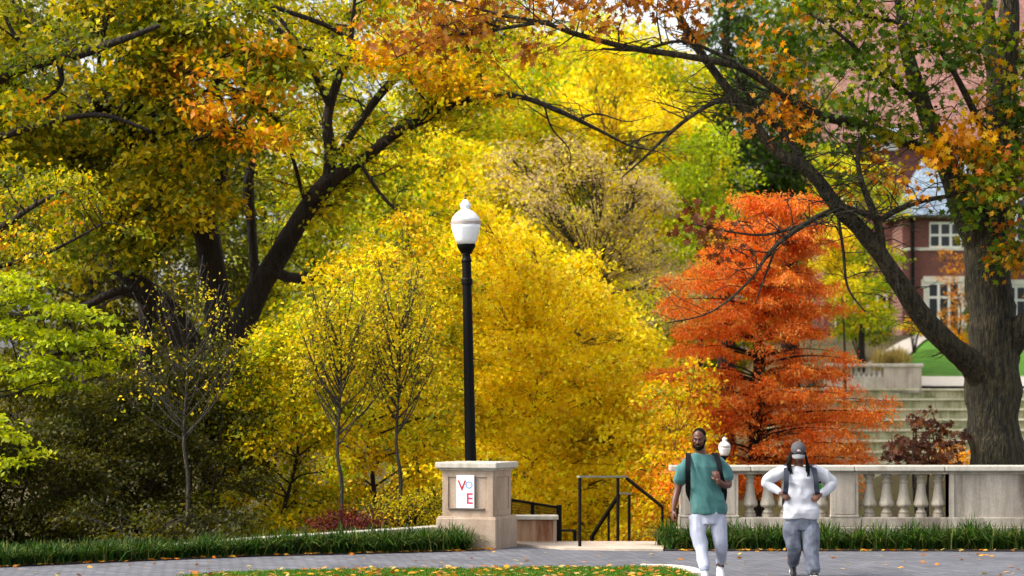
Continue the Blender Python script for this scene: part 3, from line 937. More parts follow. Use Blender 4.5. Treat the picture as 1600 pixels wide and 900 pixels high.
# parapet beside the terraces
pp_ = empty('parapet', 'pale stone parapet block with short balusters at the top of the terraces', 'parapet', at(1410, 605, 90.5))
pw = at(1410, 608, 90.5)
def PB(px0, px1, py0, py1, y0, y1, bev=.01):
    a = at(px0, py0, 90.5); c = at(px1, py1, 90.5)
    b = bmesh.new(); box(b, a.x - pw.x, c.x - pw.x, y0, y1, c.z - pw.z, a.z - pw.z, bev); return b
pp_.location = pw
bmobj('block', PB(1382, 1440, 574, 614, 0, .8), M_limestain, pp_)
bmobj('block_cap', PB(1379, 1443, 568, 574, -.06, .86, .03), M_limelit, pp_)
bmobj('rail_cap', PB(1290, 1381, 568, 573, .15, .6, .03), M_limelit, pp_)
bmobj('plinth', PB(1290, 1382, 589, 614, .1, .65), M_limelit, pp_)
for i in range(11):
    p = at(1372 - i * 8, 589.3, 90.5); b = bmesh.new()
    lathe(b, [(.07, 0), (.04, .04), (.075, .12), (.04, .26), (.035, .32), (.065, .37)], 10, (p.x - pw.x, .38, p.z - pw.z))
    bmobj('baluster', b, M_lime, pp_)

# ------------------------------------------------------------------ brick hall
Yh = 113.0
sh = Yh / FPX
brick = brick_mat('red_brick', '#7c3a33', '#642d27', '#7f6359', sx=0.24, sy=0.085, mort=0.012, rot=(math.radians(90), 0, 0), blot=0.25)
M_white = simple('white_trim', '#dedcd6', 0.6, var=0.05)
M_stone = simple('window_stone', '#cfc7ba', 0.8, var=0.12)
def glassm():
    m, t, p = new_mat('window_glass')
    p.inputs['Base Color'].default_value = (0.015, 0.017, 0.02, 1); p.inputs['Roughness'].default_value = 0.08
    return m
M_glass = glassm()
def slate(name, a, b_):
    m, t, p = new_mat(name)
    tc = N(t, 'ShaderNodeTexCoord'); mp = N(t, 'ShaderNodeMapping'); mp.inputs['Rotation'].default_value = (math.radians(90), 0, 0)
    t.links.new(tc.outputs['Object'], mp.inputs[0])
    bk = N(t, 'ShaderNodeTexBrick'); bk.inputs['Scale'].default_value = 1; bk.inputs['Brick Width'].default_value = .3; bk.inputs['Row Height'].default_value = .22; bk.inputs['Mortar Size'].default_value = .012
    bk.inputs['Color1'].default_value = (*lin(a), 1); bk.inputs['Color2'].default_value = (*lin(b_), 1); bk.inputs['Mortar'].default_value = (*[x * .5 for x in lin(b_)], 1)
    t.links.new(mp.outputs[0], bk.inputs['Vector']); t.links.new(bk.outputs['Color'], p.inputs['Base Color'])
    p.inputs['Roughness'].default_value = 0.45
    return m
M_slate = slate('slate', '#9fb0c2', '#7c8c9f'); M_tile = slate('clay_tile', '#9c7166', '#7f574e')
hx = (1410 - 800) * sh
hall = empty('brick_hall', 'red brick hall with slate bay roof and white framed windows beyond the upper lawn', 'building', (hx, Yh, 0))
def X(px): return (px - 1410) * sh
def Z(py): return CH - (py - HZ) * sh
zb = 3.2
b = bmesh.new()
box(b, 0, X(1548), 0, 6, zb, Z(340)); bmobj('bay_wall', b, brick, hall)
b = bmesh.new()
box(b, X(1300), X(2150), 3.0, 18, zb, Z(213)); bmobj('main_wall', b, brick, hall)
b = bmesh.new(); box(b, -.05, X(1550), -.06, .3, Z(391.5), Z(387), .01); bmobj('band_course', b, M_stone, hall)
b = bmesh.new(); box(b, -.35, X(1560), -.4, 3.2, Z(341), Z(336), .02); bmobj('eave', b, simple('eave_dark', '#4b4138', .7), hall)
def hip(b, x0, x1, y0, y1, z0, z1, inx, iny):
    v = [b.verts.new(c) for c in ((x0, y0, z0), (x1, y0, z0), (x1, y1, z0), (x0, y1, z0), (x0 + inx, y0 + iny, z1), (x1 - inx, y0 + iny, z1), (x1 - inx, y1 - .1, z1), (x0 + inx, y1 - .1, z1))]
    for f in ((0, 1, 5, 4), (1, 2, 6, 5), (2, 3, 7, 6), (3, 0, 4, 7), (4, 5, 6, 7), (3, 2, 1, 0)): b.faces.new([v[i] for i in f])
b = bmesh.new(); hip(b, X(1404), X(1562), -.42, 6, Z(336.5), Z(240), X(1456) - X(1404), 1.8); bmobj('bay_roof', b, M_slate, hall)
b = bmesh.new(); hip(b, X(1280), X(2170), 2.4, 19, Z(213), Z(-120), 2.0, 6.5); bmobj('main_roof', b, M_tile, hall)
b = bmesh.new(); hip(b, X(1368), X(1425), 2.3, 6.5, Z(205), Z(150), X(1396) - X(1369), 2.0); bmobj('dormer_roof', b, M_slate, hall)
b = bmesh.new(); box(b, X(1376), X(1418), 2.7, 6, Z(225), Z(204)); bmobj('dormer', b, M_white, hall)
b = bmesh.new(); tube(b, [Vector((X(1425), -.12, zb)), Vector((X(1425), -.12, Z(342)))], [.09, .09], 8); bmobj('downspout', b, M_black, hall)
def window(x0, x1, y0, y1, nx, rows, yf=0.0, stone=False, par=hall):
    a, c, z1_, z0_ = X(x0), X(x1), Z(y0), Z(y1)
    fr = .1
    b = bmesh.new()
    if stone:
        box(b, a - .22, c + .22, yf - .09, yf + .12, z1_, z1_ + .26, .01)
        for xx, s_ in ((a - .2, 1), (c, -1)):
            box(b, xx, xx + .2, yf - .07, yf + .1, z0_ - .1, z1_ - .001, .01)
            for q in range(3):
                zq = z0_ + .1 + q * .95
                x_ = xx - .11 if s_ == 1 else xx + .2
                box(b, x_ + .002, x_ + .11, yf - .068, yf + .1, zq, zq + .38, .008)
        bmobj('window_surround', b, M_stone, par); b = bmesh.new()
    box(b, a, c, yf - .05, yf + .02, z1_ - fr, z1_); box(b, a, c, yf - .05, yf + .02, z0_, z0_ + fr)
    for i in range(nx + 1):
        xx = a + (c - a) * i / nx
        box(b, max(a, xx - fr * .55), min(c, xx + fr * .55), yf - .052, yf + .02, z0_ + fr - .01, z1_ - fr + .01)
    for r in rows:
        zz = z1_ + (z0_ - z1_) * r
        box(b, a + .05, c - .05, yf - .048, yf + .018, zz - fr * .5, zz + fr * .5)
    f = bmobj('window', b, M_white, par)
    b = bmesh.new(); box(b, a + .03, c - .03, yf - .012, yf + .01, z0_ + .03, z1_ - .03); bmobj('pane', b, M_glass, f)
window(1452, 1502, 347, 388, 3, (.5,))
window(1450, 1499, 441, 520, 3, (.3,), stone=True)
window(1368, 1402, 455, 512, 2, (.35,), yf=2.97)
window(1592, 1640, 441, 520, 3, (.3,), yf=2.97, stone=True); window(1680, 1730, 441, 520, 3, (.3,), yf=2.97, stone=True)
window(1592, 1640, 300, 370, 3, (.3,), yf=2.97); window(1680, 1730, 300, 370, 3, (.3,), yf=2.97)
window(1318, 1350, 455, 512, 2, (.35,), yf=2.97); window(1318, 1350, 300, 370, 2, (.3,), yf=2.97)

# ================================================================== PEOPLE
def solid_from(bm, name, voxel=.008, smooth=4, fn=None, noise_amp=0.0, noise_scale=6.0, nz=None):
    """Union of closed shapes as one smooth skin."""
    bmesh.ops.recalc_face_normals(bm, faces=bm.faces[:])
    me = bpy.data.meshes.new('tmp'); bm.to_mesh(me); bm.free()
    o = bpy.data.objects.new('tmp', me); COL.objects.link(o)
    md = o.modifiers.new('r', 'REMESH'); md.mode = 'VOXEL'; md.voxel_size = voxel; md.adaptivity = 0
    if smooth:
        s = o.modifiers.new('s', 'SMOOTH'); s.factor = .5; s.iterations = smooth
    dg = bpy.context.evaluated_depsgraph_get()
    out = bpy.data.meshes.new_from_object(o.evaluated_get(dg))
    bpy.data.objects.remove(o); bpy.data.meshes.remove(me)
    out.name = name
    if fn:
        cs = [(v.co.copy(), v.normal.copy()) for v in out.vertices]
        out.vertices.foreach_set('co', np.array([tuple(fn(c, n)) for c, n in cs], dtype=np.float32).ravel())
        out.update()
    out.polygons.foreach_set('use_smooth', np.ones(len(out.polygons), dtype=bool))
    return out

def loft(bm, secs, seg=20):
    """secs: (centre, rx, ry[, tilt matrix]) horizontal ellipses from bottom to top, superelliptic."""
    rings = []
    for s in secs:
        c, rx, ry = Vector(s[0]), s[1], s[2]
        e = s[3] if len(s) > 3 else 2.3
        ring = []
        for k in range(seg):
            a = 2 * math.pi * k / seg
            ca, sa = math.cos(a), math.sin(a)
            ring.append(bm.verts.new(c + Vector((rx * math.copysign(abs(ca) ** (2 / e), ca), ry * math.copysign(abs(sa) ** (2 / e), sa), 0))))
        rings.append(ring)
    for a, b in zip(rings, rings[1:]):
        for k in range(seg): bm.faces.new((a[k], a[(k + 1) % seg], b[(k + 1) % seg], b[k]))
    bm.faces.new(rings[0][::-1]); bm.faces.new(rings[-1])

def limb(bm, pts, rad, n=5, seg=14, sx=1.0):
    p, r = catmull([Vector(q) for q in pts], rad, n)
    # rounded ends
    d0 = (p[0] - p[1]).normalized(); d1 = (p[-1] - p[-2]).normalized()
    p = [p[0] + d0 * r[0] * .6] + p + [p[-1] + d1 * r[-1] * .6]
    r = [r[0] * .55] + r + [r[-1] * .55]
    tube(bm, p, r, seg, sx=sx)

def blob(bm, c, rx, ry, rz, rotm=None, seg=16):
    b = bmesh.new(); bmesh.ops.create_uvsphere(b, u_segments=seg, v_segments=seg // 2 + 2, radius=1)
    m = Matrix.Translation(Vector(c)) @ (rotm.to_4x4() if rotm else Matrix.Identity(4)) @ Matrix.Diagonal((rx, ry, rz, 1))
    merge(bm, b, m)

def hand(bm, wrist, fdir, palm_n, thumb_side, curl=.35, s=1.0, grip=False):
    """Palm, four unequal bent fingers and a thumb. fdir fingers' direction, palm_n the palm's facing, thumb_side the thumb's side."""
    f = Vector(fdir).normalized(); n = Vector(palm_n); n = (n - f * n.dot(f)).normalized(); t = Vector(thumb_side); t = (t - f * t.dot(f) - n * t.dot(n)).normalized()
    w_ = Vector(wrist)
    k = w_ + f * .085 * s
    rot = Matrix((t, n, f)).transposed()
    blob(bm, w_ + f * .05 * s, .042 * s, .019 * s, .056 * s, rot)
    limb(bm, [w_ - f * .03 * s, w_ + f * .02 * s], [.026 * s, .03 * s], 2)
    for i, (off, ln) in enumerate(((.031, .072), (.0105, .080), (-.0105, .074), (-.031, .058))):
        a = curl * (1 + .12 * i)
        p0 = k + t * off * s - f * .02 * s
        d = f.copy(); pts = [p0]
        p = k + t * off * 1.08 * s
        pts.append(p)
        for q, fr in enumerate((.45, .32, .25)):
            ang = a * (q + .6)
            d = (f * math.cos(ang) + n * math.sin(ang))
            p = p + d * ln * fr * s; pts.append(p)
        limb(bm, pts, [.0095 * s, .0098 * s, .009 * s, .0084 * s, .007 * s], 3, 8)
    b0 = w_ + f * .02 * s + t * .02 * s
    b1 = b0 + (t * .9 + f * .7 + n * .35).normalized() * .036 * s
    b2 = b1 + (t * (.15 if grip else .5) + f * .9 + n * (.9 if grip else .4)).normalized() * .032 * s
    b3 = b2 + (f * .9 + n * (1.0 if grip else .35) - t * (.4 if grip else 0)).normalized() * .026 * s
    limb(bm, [b0, b1, b2, b3], [.014 * s, .0125 * s, .011 * s, .0085 * s], 3, 8)

def head_shapes(bm, c, s=1.0, rot=None):
    """Head about c (centre of the skull at eye height), facing -Y before rot."""
    R = rot or Matrix.Identity(3)
    c = Vector(c)
    def P(x, y, z): return c + R @ Vector((x * s, y * s, z * s))
    blob(bm, P(0, .01, .035), .077 * s, .096 * s, .088 * s, R)
    blob(bm, P(0, -.012, -.035), .064 * s, .076 * s, .082 * s, R)          # face
    blob(bm, P(0, -.045, -.092), .036 * s, .034 * s, .026 * s, R)          # chin
    blob(bm, P(0, -.078, .022), .05 * s, .018 * s, .012 * s, R)            # brow
    limb(bm, [P(0, -.084, .012), P(0, -.099, -.022), P(0, -.103, -.032)], [.008 * s, .0115 * s, .014 * s], 2, 8)   # nose
    for sx_ in (-1, 1):
        blob(bm, P(.013 * sx_, -.092, -.034), .009 * s, .009 * s, .008 * s, R)
        blob(bm, P(.077 * sx_, .012, -.01), .010 * s, .02 * s, .032 * s, R)   # ear
        blob(bm, P(.04 * sx_, -.066, -.02), .02 * s, .016 * s, .018 * s, R)   # cheek
    blob(bm, P(0, -.083, -.062), .024 * s, .012 * s, .006 * s, R); blob(bm, P(0, -.081, -.073), .021 * s, .012 * s, .007 * s, R)   # lips

def skin_mat(name, col):
    m = simple(name, col, .45, var=.12, scale=14)
    m.node_tree.nodes['Principled BSDF'].inputs['Subsurface Weight'].default_value = .08
    m.node_tree.nodes['Principled BSDF'].inputs['Subsurface Radius'].default_value = (.02, .01, .005)
    return m

def folds(amp, fx=9.0, fz=4.0, seed=0.0, ang=0.0, hem=None):
    """Cloth folds: ridged noise stretched along a slanted direction."""
    ca, sa = math.cos(ang), math.sin(ang)
    def f(co, n):
        u = co.x * ca + co.z * sa; v = -co.x * sa + co.z * ca
        q = Vector((u * fx + seed, co.y * fx * .7 + seed, v * fz))
        r = mnoise.noise(q) + .5 * mnoise.noise(q * 2.2)
        ridge = (1 - abs(mnoise.noise(q * 1.1 + Vector((7, 3, 1)))) * 2.2)
        return co + n * amp * (r * .8 + ridge * .7)
    return f

def eyes(root, c, s, rot, col='#120b08'):
    for sx_ in (-1, 1):
        b = bmesh.new(); blob(b, Vector(c) + rot @ Vector((.030 * sx_ * s, -.0765 * s, .003 * s)), .0115 * s, .008 * s, .0055 * s, rot, 12)
        e = bmobj('eye', b, M_eyew, root, smooth=True)
        b = bmesh.new(); blob(b, Vector(c) + rot @ Vector((.030 * sx_ * s, -.0825 * s, .003 * s)), .0055 * s, .003 * s, .0052 * s, rot, 10)
        bmobj('iris', b, M_dark, e, smooth=True)
        b = bmesh.new(); limb(b, [Vector(c) + rot @ Vector((x_ * sx_ * s, -.092 * s + abs(x_ - .02) * .18 * s, z_ * s)) for x_, z_ in ((.012, .021), (.028, .027), (.046, .021))], [.0035 * s, .0045 * s, .002 * s], 3, 6)
        bmobj('eyebrow', b, M_hair, root, smooth=True)

M_eyew = simple('eye_white', '#7d726a', .3, var=.02)
M_dark = simple('iris_dark', '#0a0605', .2, var=.02)
M_hair = simple('black_hair', '#060504', .85, var=.3, scale=80, bump=.6, bscale=120)
M_strap = simple('strap_black', '#0c0d12', .7, var=.2)
M_greystrap = simple('strap_grey', '#232839', .7, var=.2)
M_sole = simple('shoe_white', '#dcdde2', .6, var=.06, bump=.2, bscale=60)

def pxl(px, py, fx, fy, s, y=0.0):
    """Body point from photograph pixels relative to the figure's footing."""
    return Vector(((px - fx) / s, y, (fy - py) / s))

# ------------------------------------------------------------------ walker in teal
S1 = FPX / 30.15; FX1, FY1 = 1108, HZ + CH * S1
def a1_(px, py, y=0.0): return pxl(px, py, FX1, FY1, S1, y)
man = empty('person', 'walker in teal shirt and white joggers holding a backpack strap', 'person', ((FX1 - 800) / S1, 30.15, 0))
hc = a1_(1092, 686, -.03)
HR1 = Matrix.Rotation(math.radians(-14), 3, 'Z') @ Matrix.Rotation(math.radians(9), 3, 'X')
b = bmesh.new()
head_shapes(b, hc, 1.02, HR1)
limb(b, [a1_(1096, 722, .01), a1_(1095, 708, .0), a1_(1092, 694, -.005)], [.075, .062, .058])
loft(b, [(a1_(1106, 806), .15, .105), (a1_(1103, 770), .15, .1), (a1_(1100, 735), .175, .11), (a1_(1098, 720), .15, .085), (a1_(1097, 712), .07, .06)])
# arm hanging at his side
lw_ = a1_(1051, 797, -.10)
limb(b, [a1_(1075, 726, 0), a1_(1063, 742, .0), a1_(1059, 763, -.01), a1_(1054, 782, -.06), lw_], [.055, .052, .044, .040, .028])
hand(b, lw_, (-.12, -.22, -1), (.85, .25, 0), (.25, -1, 0), curl=.45)
# bent arm up to the strap
rw_ = a1_(1120, 751, -.20)
limb(b, [a1_(1123, 726, 0), a1_(1134, 742, -.01), a1_(1138, 757, -.05)], [.055, .052, .045])
limb(b, [a1_(1138, 757, -.05), a1_(1130, 757, -.13), rw_], [.046, .044, .03])
hand(b, rw_, (-.28, -.02, 1), (-.1, 1, .0), (-1, -.1, 0), curl=.75, grip=True)
# legs (inside the trousers) down to the ankles
FL = dict(hip=a1_(1093, 808), knee=a1_(1095, 853, -.10), ank=a1_(1098, 893, -.30))
BL = dict(hip=a1_(1120, 808), knee=a1_(1126, 852, -.03), ank=a1_(1128, 886, .25))
for G in (FL, BL):
    limb(b, [G['hip'], G['knee'], G['ank']], [.085, .055, .038])
me = solid_from(b, 'body', .0058, 3)
SK1 = skin_mat('skin_deep', '#5c3527')
body = link_mesh('body', me, SK1, man)
me.materials[0] = SK1
eyes(man, hc, 1.02, HR1)
# short hair and beard
b = bmesh.new(); blob(b, hc + HR1 @ Vector((0, .022, .045)), .083, .098, .088, HR1, 24)
def clip_hair(co, n):
    return co
hm = solid_from(b, 'hair', .006, 2)
bmh = bmesh.new(); bmh.from_mesh(hm)
inv = HR1.transposed()
dl = [v for v in bmh.verts if (lambda q: (q.y < -.045 and q.z < .062) or q.z < .0 - .0 and q.y < .06 or q.z < -.05)(inv @ (v.co - hc))]
bmesh.ops.delete(bmh, geom=dl, context='VERTS')
bmh.to_mesh(hm); bmh.free()
link_mesh('hair', hm, M_hair, man)
b = bmesh.new()
blob(b, hc + HR1 @ Vector((0, -.05, -.098)), .046, .043, .034, HR1, 16)
for sx_ in (-1, 1):
    limb(b, [hc + HR1 @ Vector((sx_ * q[0], q[1], q[2])) for q in ((.068, -.012, -.02), (.062, -.03, -.06), (.045, -.05, -.09))], [.012, .016, .022], 3, 8)
limb(b, [hc + HR1 @ Vector((x_, -.097 + abs(x_) * .5, -.052 - abs(x_) * .25)) for x_ in (-.034, 0, .034)], [.006, .0075, .006], 3, 8)
link_mesh('beard', solid_from(b, 'beard', .005, 1), M_hair, man)

def cloth(name, hexcol, rough=.85, var=.06):
    m = simple(name, hexcol, rough, var=var, scale=9, bump=.25, bscale=260)
    return m
M_teal = cloth('teal_cotton', '#366868'); M_teal.node_tree.nodes['Principled BSDF'].inputs['Sheen Weight'].default_value = .2
b = bmesh.new()
loft(b, [(a1_(1107, 802, 0), .2, .145), (a1_(1107, 790, 0), .205, .15), (a1_(1104, 768), .192, .145), (a1_(1102, 745), .198, .142), (a1_(1099, 729), .195, .13), (a1_(1098, 719, .01), .155, .105), (a1_(1097, 711, .012), .115, .085)], 28)
limb(b, [a1_(1074, 724, 0), a1_(1066, 735, .0), a1_(1062.5, 751, -.01)], [.074, .074, .070])
limb(b, [a1_(1124, 724, 0), a1_(1132, 735, -.01), a1_(1136, 748, -.03)], [.074, .074, .070])
sh = solid_from(b, 'shirt', .0075, 4, folds(.022, 8.5, 3.0, 2.0, ang=.45))
link_mesh('shirt', sh, M_teal, man)
b = bmesh.new()
cpts = [a1_(1097, 710.5, .012) + Vector((.082 * math.cos(t), .078 * math.sin(t) - .01, -.035 * max(0, -math.sin(t)))) for t in [2 * math.pi * i / 20 for i in range(21)]]
tube(b, cpts, [.009] * 21, 6)
bmobj('collar', b, M_teal, man, smooth=True)
M_wht = cloth('white_jersey', '#a6aabd')
b = bmesh.new()
loft(b, [(a1_(1107, 818), .16, .125), (a1_(1107, 806), .178, .13), (a1_(1107, 796), .185, .13)], 24)
limb(b, [FL['hip'] + Vector((-.01, 0, 0)), a1_(1091, 830, -.05), FL['knee'] + Vector((0, -.01, 0)), a1_(1096.5, 874, -.2), FL['ank'] + Vector((0, .005, .05))], [.112, .1, .08, .067, .057])
limb(b, [BL['hip'], a1_(1123, 830, -.02), BL['knee'], a1_(1128, 870, .1), BL['ank'] + Vector((0, -.01, .05))], [.108, .094, .072, .06, .05])
link_mesh('trousers', solid_from(b, 'trousers', .0075, 3, folds(.011, 9, 4.5, 5.0, ang=.35)), M_wht, man)
def sneaker(root, ank, ang, pitch, m, sole=M_sole, s=1.0, ydir=-1):
    R = Matrix.Rotation(ang, 3, 'Z') @ Matrix.Rotation(pitch, 3, 'X')
    a = Vector(ank)
    P = lambda x, y, z: a + R @ Vector((x * s, y * s, z * s))
    b = bmesh.new()
    limb(b, [P(0, .045, -.055), P(0, -.03, -.055), P(0, -.12, -.07), P(0, -.185, -.078)], [.04 * s, .043 * s, .040 * s, .024 * s], 4, 12)
    limb(b, [P(0, .01, .0), P(0, .005, -.04)], [.043 * s, .045 * s], 3, 12)
    blob(b, P(0, -.13, -.08), .047 * s, .075 * s, .026 * s, R)
    sh_ = link_mesh('shoe', solid_from(b, 'shoe', .006, 2), m, root)
    b = bmesh.new(); blob(b, P(0, -.065, -.098), .049 * s, .15 * s, .016 * s, R, 20)
    bmobj('sole', b, sole, sh_, smooth=True)
    return sh_
sneaker(man, Vector((FL['ank'].x, FL['ank'].y, .108)), math.radians(-4), math.radians(-6), M_sole)
sneaker(man, Vector((BL['ank'].x, BL['ank'].y - .02, .135)), math.radians(4), math.radians(22), M_sole)
b = bmesh.new(); tube(b, [BL['ank'] + Vector((0, 0, .03)), BL['ank'] + Vector((0, -.005, -.02))], [.046, .046], 12); bmobj('sock', b, M_strap, man)

def strap(bm, pts, wdt, th=.006, side=(1, 0, 0)):
    p, _ = catmull(pts, [0] * len(pts), 5)
    s = Vector(side)
    rings = []
    for i, q in enumerate(p):
        t = (p[min(i + 1, len(p) - 1)] - p[max(0, i - 1)]).normalized()
        sd = (s - t * s.dot(t)).normalized(); n = t.cross(sd)
        rings.append([bm.verts.new(q + sd * u * wdt / 2 + n * v * th) for u, v in ((-1, -1), (1, -1), (1, 1), (-1, 1))])
    for a, c in zip(rings, rings[1:]):
        for k in range(4): bm.faces.new((a[k], a[(k + 1) % 4], c[(k + 1) % 4], c[k]))
    bm.faces.new(rings[0][::-1]); bm.faces.new(rings[-1])

def backpack(label, base, m, pts_l, pts_r, cx_, z0, z1, w_):
    r = empty('backpack', label, 'backpack', base)
    b = bmesh.new()
    loft(b, [(Vector((cx_, .235, z0)), w_ * .9, .075, 3.2), (Vector((cx_, .245, z0 + .04)), w_, .1, 3.4), (Vector((cx_, .245, z1 - .1)), w_ * .96, .095, 3.2), (Vector((cx_, .225, z1)), w_ * .6, .05, 2.5)], 24)
    link_mesh('bag', solid_from(b, 'bag', .01, 3, folds(.006, 6, 6, 1.0)), m, r)
    for pts in (pts_l, pts_r):
        b = bmesh.new(); strap(b, pts, .062)
        bmobj('strap', b, m, r, smooth=False)
    return r
backpack('black backpack worn by the walker in teal', man.location, M_strap,
         [a1_(1077, 712, .19), a1_(1076, 708.5, .07), a1_(1074.5, 716, -.085), a1_(1073.5, 730, -.165), a1_(1073.5, 743, -.165), a1_(1074, 757, -.12), a1_(1076, 770, .02), a1_(1084, 785, .18)],
         [a1_(1116, 712, .19), a1_(1118, 708.5, .07), a1_(1120, 716, -.09), a1_(1122.5, 728, -.17), a1_(1124, 742, -.18), a1_(1131, 765, -.1), a1_(1132, 785, .16)],
         a1_(1104, 0).x, .9, 1.44, .165)

# ------------------------------------------------------------------ walker in white with hands at the waist
S2 = FPX / 30.5; FX2, FY2 = 1249, HZ + CH * S2
def a2_(px, py, y=0.0): return pxl(px, py, FX2, FY2, S2, y)
wom = empty('person', 'walker in grey cap and white sweatshirt with both hands at the waist', 'person', ((FX2 - 800) / S2, 30.5, 0))
hc2 = a2_(1246.5, 707, -.05)
HR2 = Matrix.Rotation(math.radians(-4), 3, 'Z') @ Matrix.Rotation(math.radians(29), 3, 'X')
b = bmesh.new()
head_shapes(b, hc2, .97, HR2)
limb(b, [a2_(1248, 734, .02), a2_(1248, 724, .01), a2_(1247, 712, -.01)], [.066, .055, .052])
loft(b, [(a2_(1252, 818), .14, .1), (a2_(1251, 780), .13, .095), (a2_(1250, 750), .15, .1), (a2_(1249, 735), .14, .08), (a2_(1248, 728), .06, .055)])
wl2 = a2_(1219, 771, -.10); wr2 = a2_(1280, 773, -.10)
limb(b, [a2_(1222, 737, 0), a2_(1207, 745, .03), a2_(1197, 753, .04)], [.055, .047, .04])
limb(b, [a2_(1197, 753, .04), a2_(1208, 763, -.02), wl2], [.04, .036, .026])
limb(b, [a2_(1276, 737, 0), a2_(1291, 745, .03), a2_(1302, 753, .04)], [.055, .047, .04])
limb(b, [a2_(1302, 753, .04), a2_(1292, 764, -.02), wr2], [.04, .036, .026])
hand(b, wl2 + Vector((.005, -.01, 0)), (.75, -.35, -.55), (.35, .5, -.4), (.1, -.5, 1), curl=.8, s=.88, grip=True)
hand(b, wr2 + Vector((-.005, -.01, 0)), (-.75, -.35, -.55), (-.35, .5, -.4), (-.1, -.5, 1), curl=.8, s=.88, grip=True)
F2 = dict(hip=a2_(1265, 820), knee=a2_(1266, 858, -.09), ank=a2_(1267, 889, -.17))
B2 = dict(hip=a2_(1238, 820), knee=a2_(1240, 858, -.06), ank=a2_(1243, 884, .30))
for G in (F2, B2): limb(b, [G['hip'], G['knee'], G['ank']], [.085, .05, .035])
SK2 = skin_mat('skin_brown', '#6e4532')
link_mesh('body', solid_from(b, 'body', .0058, 3), SK2, wom)
eyes(wom, hc2, .97, HR2)
M_sweat = cloth('white_sweatshirt', '#c2c3cc')
b = bmesh.new()
loft(b, [(a2_(1252, 810, 0), .215, .145), (a2_(1252, 801, 0), .222, .155), (a2_(1251, 785), .19, .14), (a2_(1250, 765), .172, .132), (a2_(1249.5, 748), .19, .13), (a2_(1249, 737, .01), .185, .11), (a2_(1248, 729, .012), .1, .078)], 28)
for pts in (([a2_(1226, 735, 0), a2_(1210, 743, .02), a2_(1197, 753, .04)], [.069, .067, .06]), ([a2_(1197, 753, .04), a2_(1206, 763, -.01), a2_(1217, 769.5, -.085)], [.06, .056, .043]),
            ([a2_(1272, 735, 0), a2_(1289, 743, .02), a2_(1302, 753, .04)], [.069, .067, .06]), ([a2_(1302, 753, .04), a2_(1294, 764, -.01), a2_(1282, 771.5, -.085)], [.06, .056, .043])):
    limb(b, *pts)
link_mesh('sweatshirt', solid_from(b, 'sweatshirt', .0075, 3, folds(.017, 5.5, 6.5, 9.0, ang=-.6)), M_sweat, wom)
b = bmesh.new()
cpts = [a2_(1248, 729.5, .008) + Vector((.078 * math.cos(t), .074 * math.sin(t) - .01, -.035 * max(0, -math.sin(t)))) for t in [2 * math.pi * i / 20 for i in range(21)]]
tube(b, cpts, [.009] * 21, 6); bmobj('collar', b, M_sweat, wom, smooth=True)
M_jean = cloth('grey_denim', '#686d7c', var=.5)
b = bmesh.new()
loft(b, [(a2_(1252, 828), .165, .12), (a2_(1252, 816), .19, .135), (a2_(1252, 805), .19, .13)], 24)
limb(b, [F2['hip'], a2_(1266, 838, -.05), F2['knee'], a2_(1267, 878, -.14), a2_(1267, 890, -.17)], [.116, .106, .096, .088, .086])
limb(b, [B2['hip'], a2_(1237, 838, -.03), B2['knee'], a2_(1242, 872, .14), a2_(1243.5, 881, .25)], [.112, .1, .086, .074, .066])
link_mesh('trousers', solid_from(b, 'trousers', .0075, 3, folds(.009, 8, 4.5, 12.0, ang=-.3)), M_jean, wom)
M_shoed = simple('shoe_dark', '#1a1718', .5, var=.3, bump=.3, bscale=60)
sneaker(wom, Vector((F2['ank'].x, F2['ank'].y, .108)), math.radians(5), math.radians(-5), M_shoed, s=.95)
sneaker(wom, Vector((B2['ank'].x, B2['ank'].y - .03, .15)), math.radians(-4), math.radians(26), M_shoed, s=.95)
# long dark locs and the cap
b = bmesh.new()
def hp(x, y, z): return hc2 + HR2 @ Vector((x, y, z))
random.seed(21)
for k in range(30):
    sd_ = -1 if k % 2 else 1
    a = random.uniform(.0, 1.0)
    s0 = hp(sd_ * (.062 + .012 * a), -.03 + .09 * a, .02 - .02 * a)
    xo = sd_ * random.uniform(.075, .135)
    zend = random.uniform(.16, .27) if sd_ < 0 else random.uniform(.18, .31)
    e = Vector((hc2.x + xo * 1.0, -.125 + .13 * a + random.uniform(-.02, .02), hc2.z - zend))
    m1_ = Vector((hc2.x + sd_ * (.09 + .02 * a), hc2.y - .02 + .09 * a, hc2.z - .07))
    m2_ = m1_.lerp(e, .55) + Vector((sd_ * .012, -.015, 0))
    limb(b, [s0, m1_, m2_, e], [.011, .012, .0105, .006], 4, 6)
blob(b, hp(0, .035, .015), .084, .078, .085, HR2, 18)
bmobj('hair', b, M_hair, wom, smooth=True)
M_cap = cloth('cap_grey', '#4c4a4e')
b = bmesh.new(); blob(b, hp(0, .006, .052), .089, .105, .082, HR2, 28)
cm = solid_from(b, 'cap', .006, 2)
bmh = bmesh.new(); bmh.from_mesh(cm)
inv2 = HR2.transposed()
bmesh.ops.delete(bmh, geom=[v for v in bmh.verts if (inv2 @ (v.co - hc2)).z < .028], context='VERTS')
bmh.to_mesh(cm); bmh.free()
cap = link_mesh('cap', cm, M_cap, wom)
b = bmesh.new()
n = 14; top_, bot_ = [], []
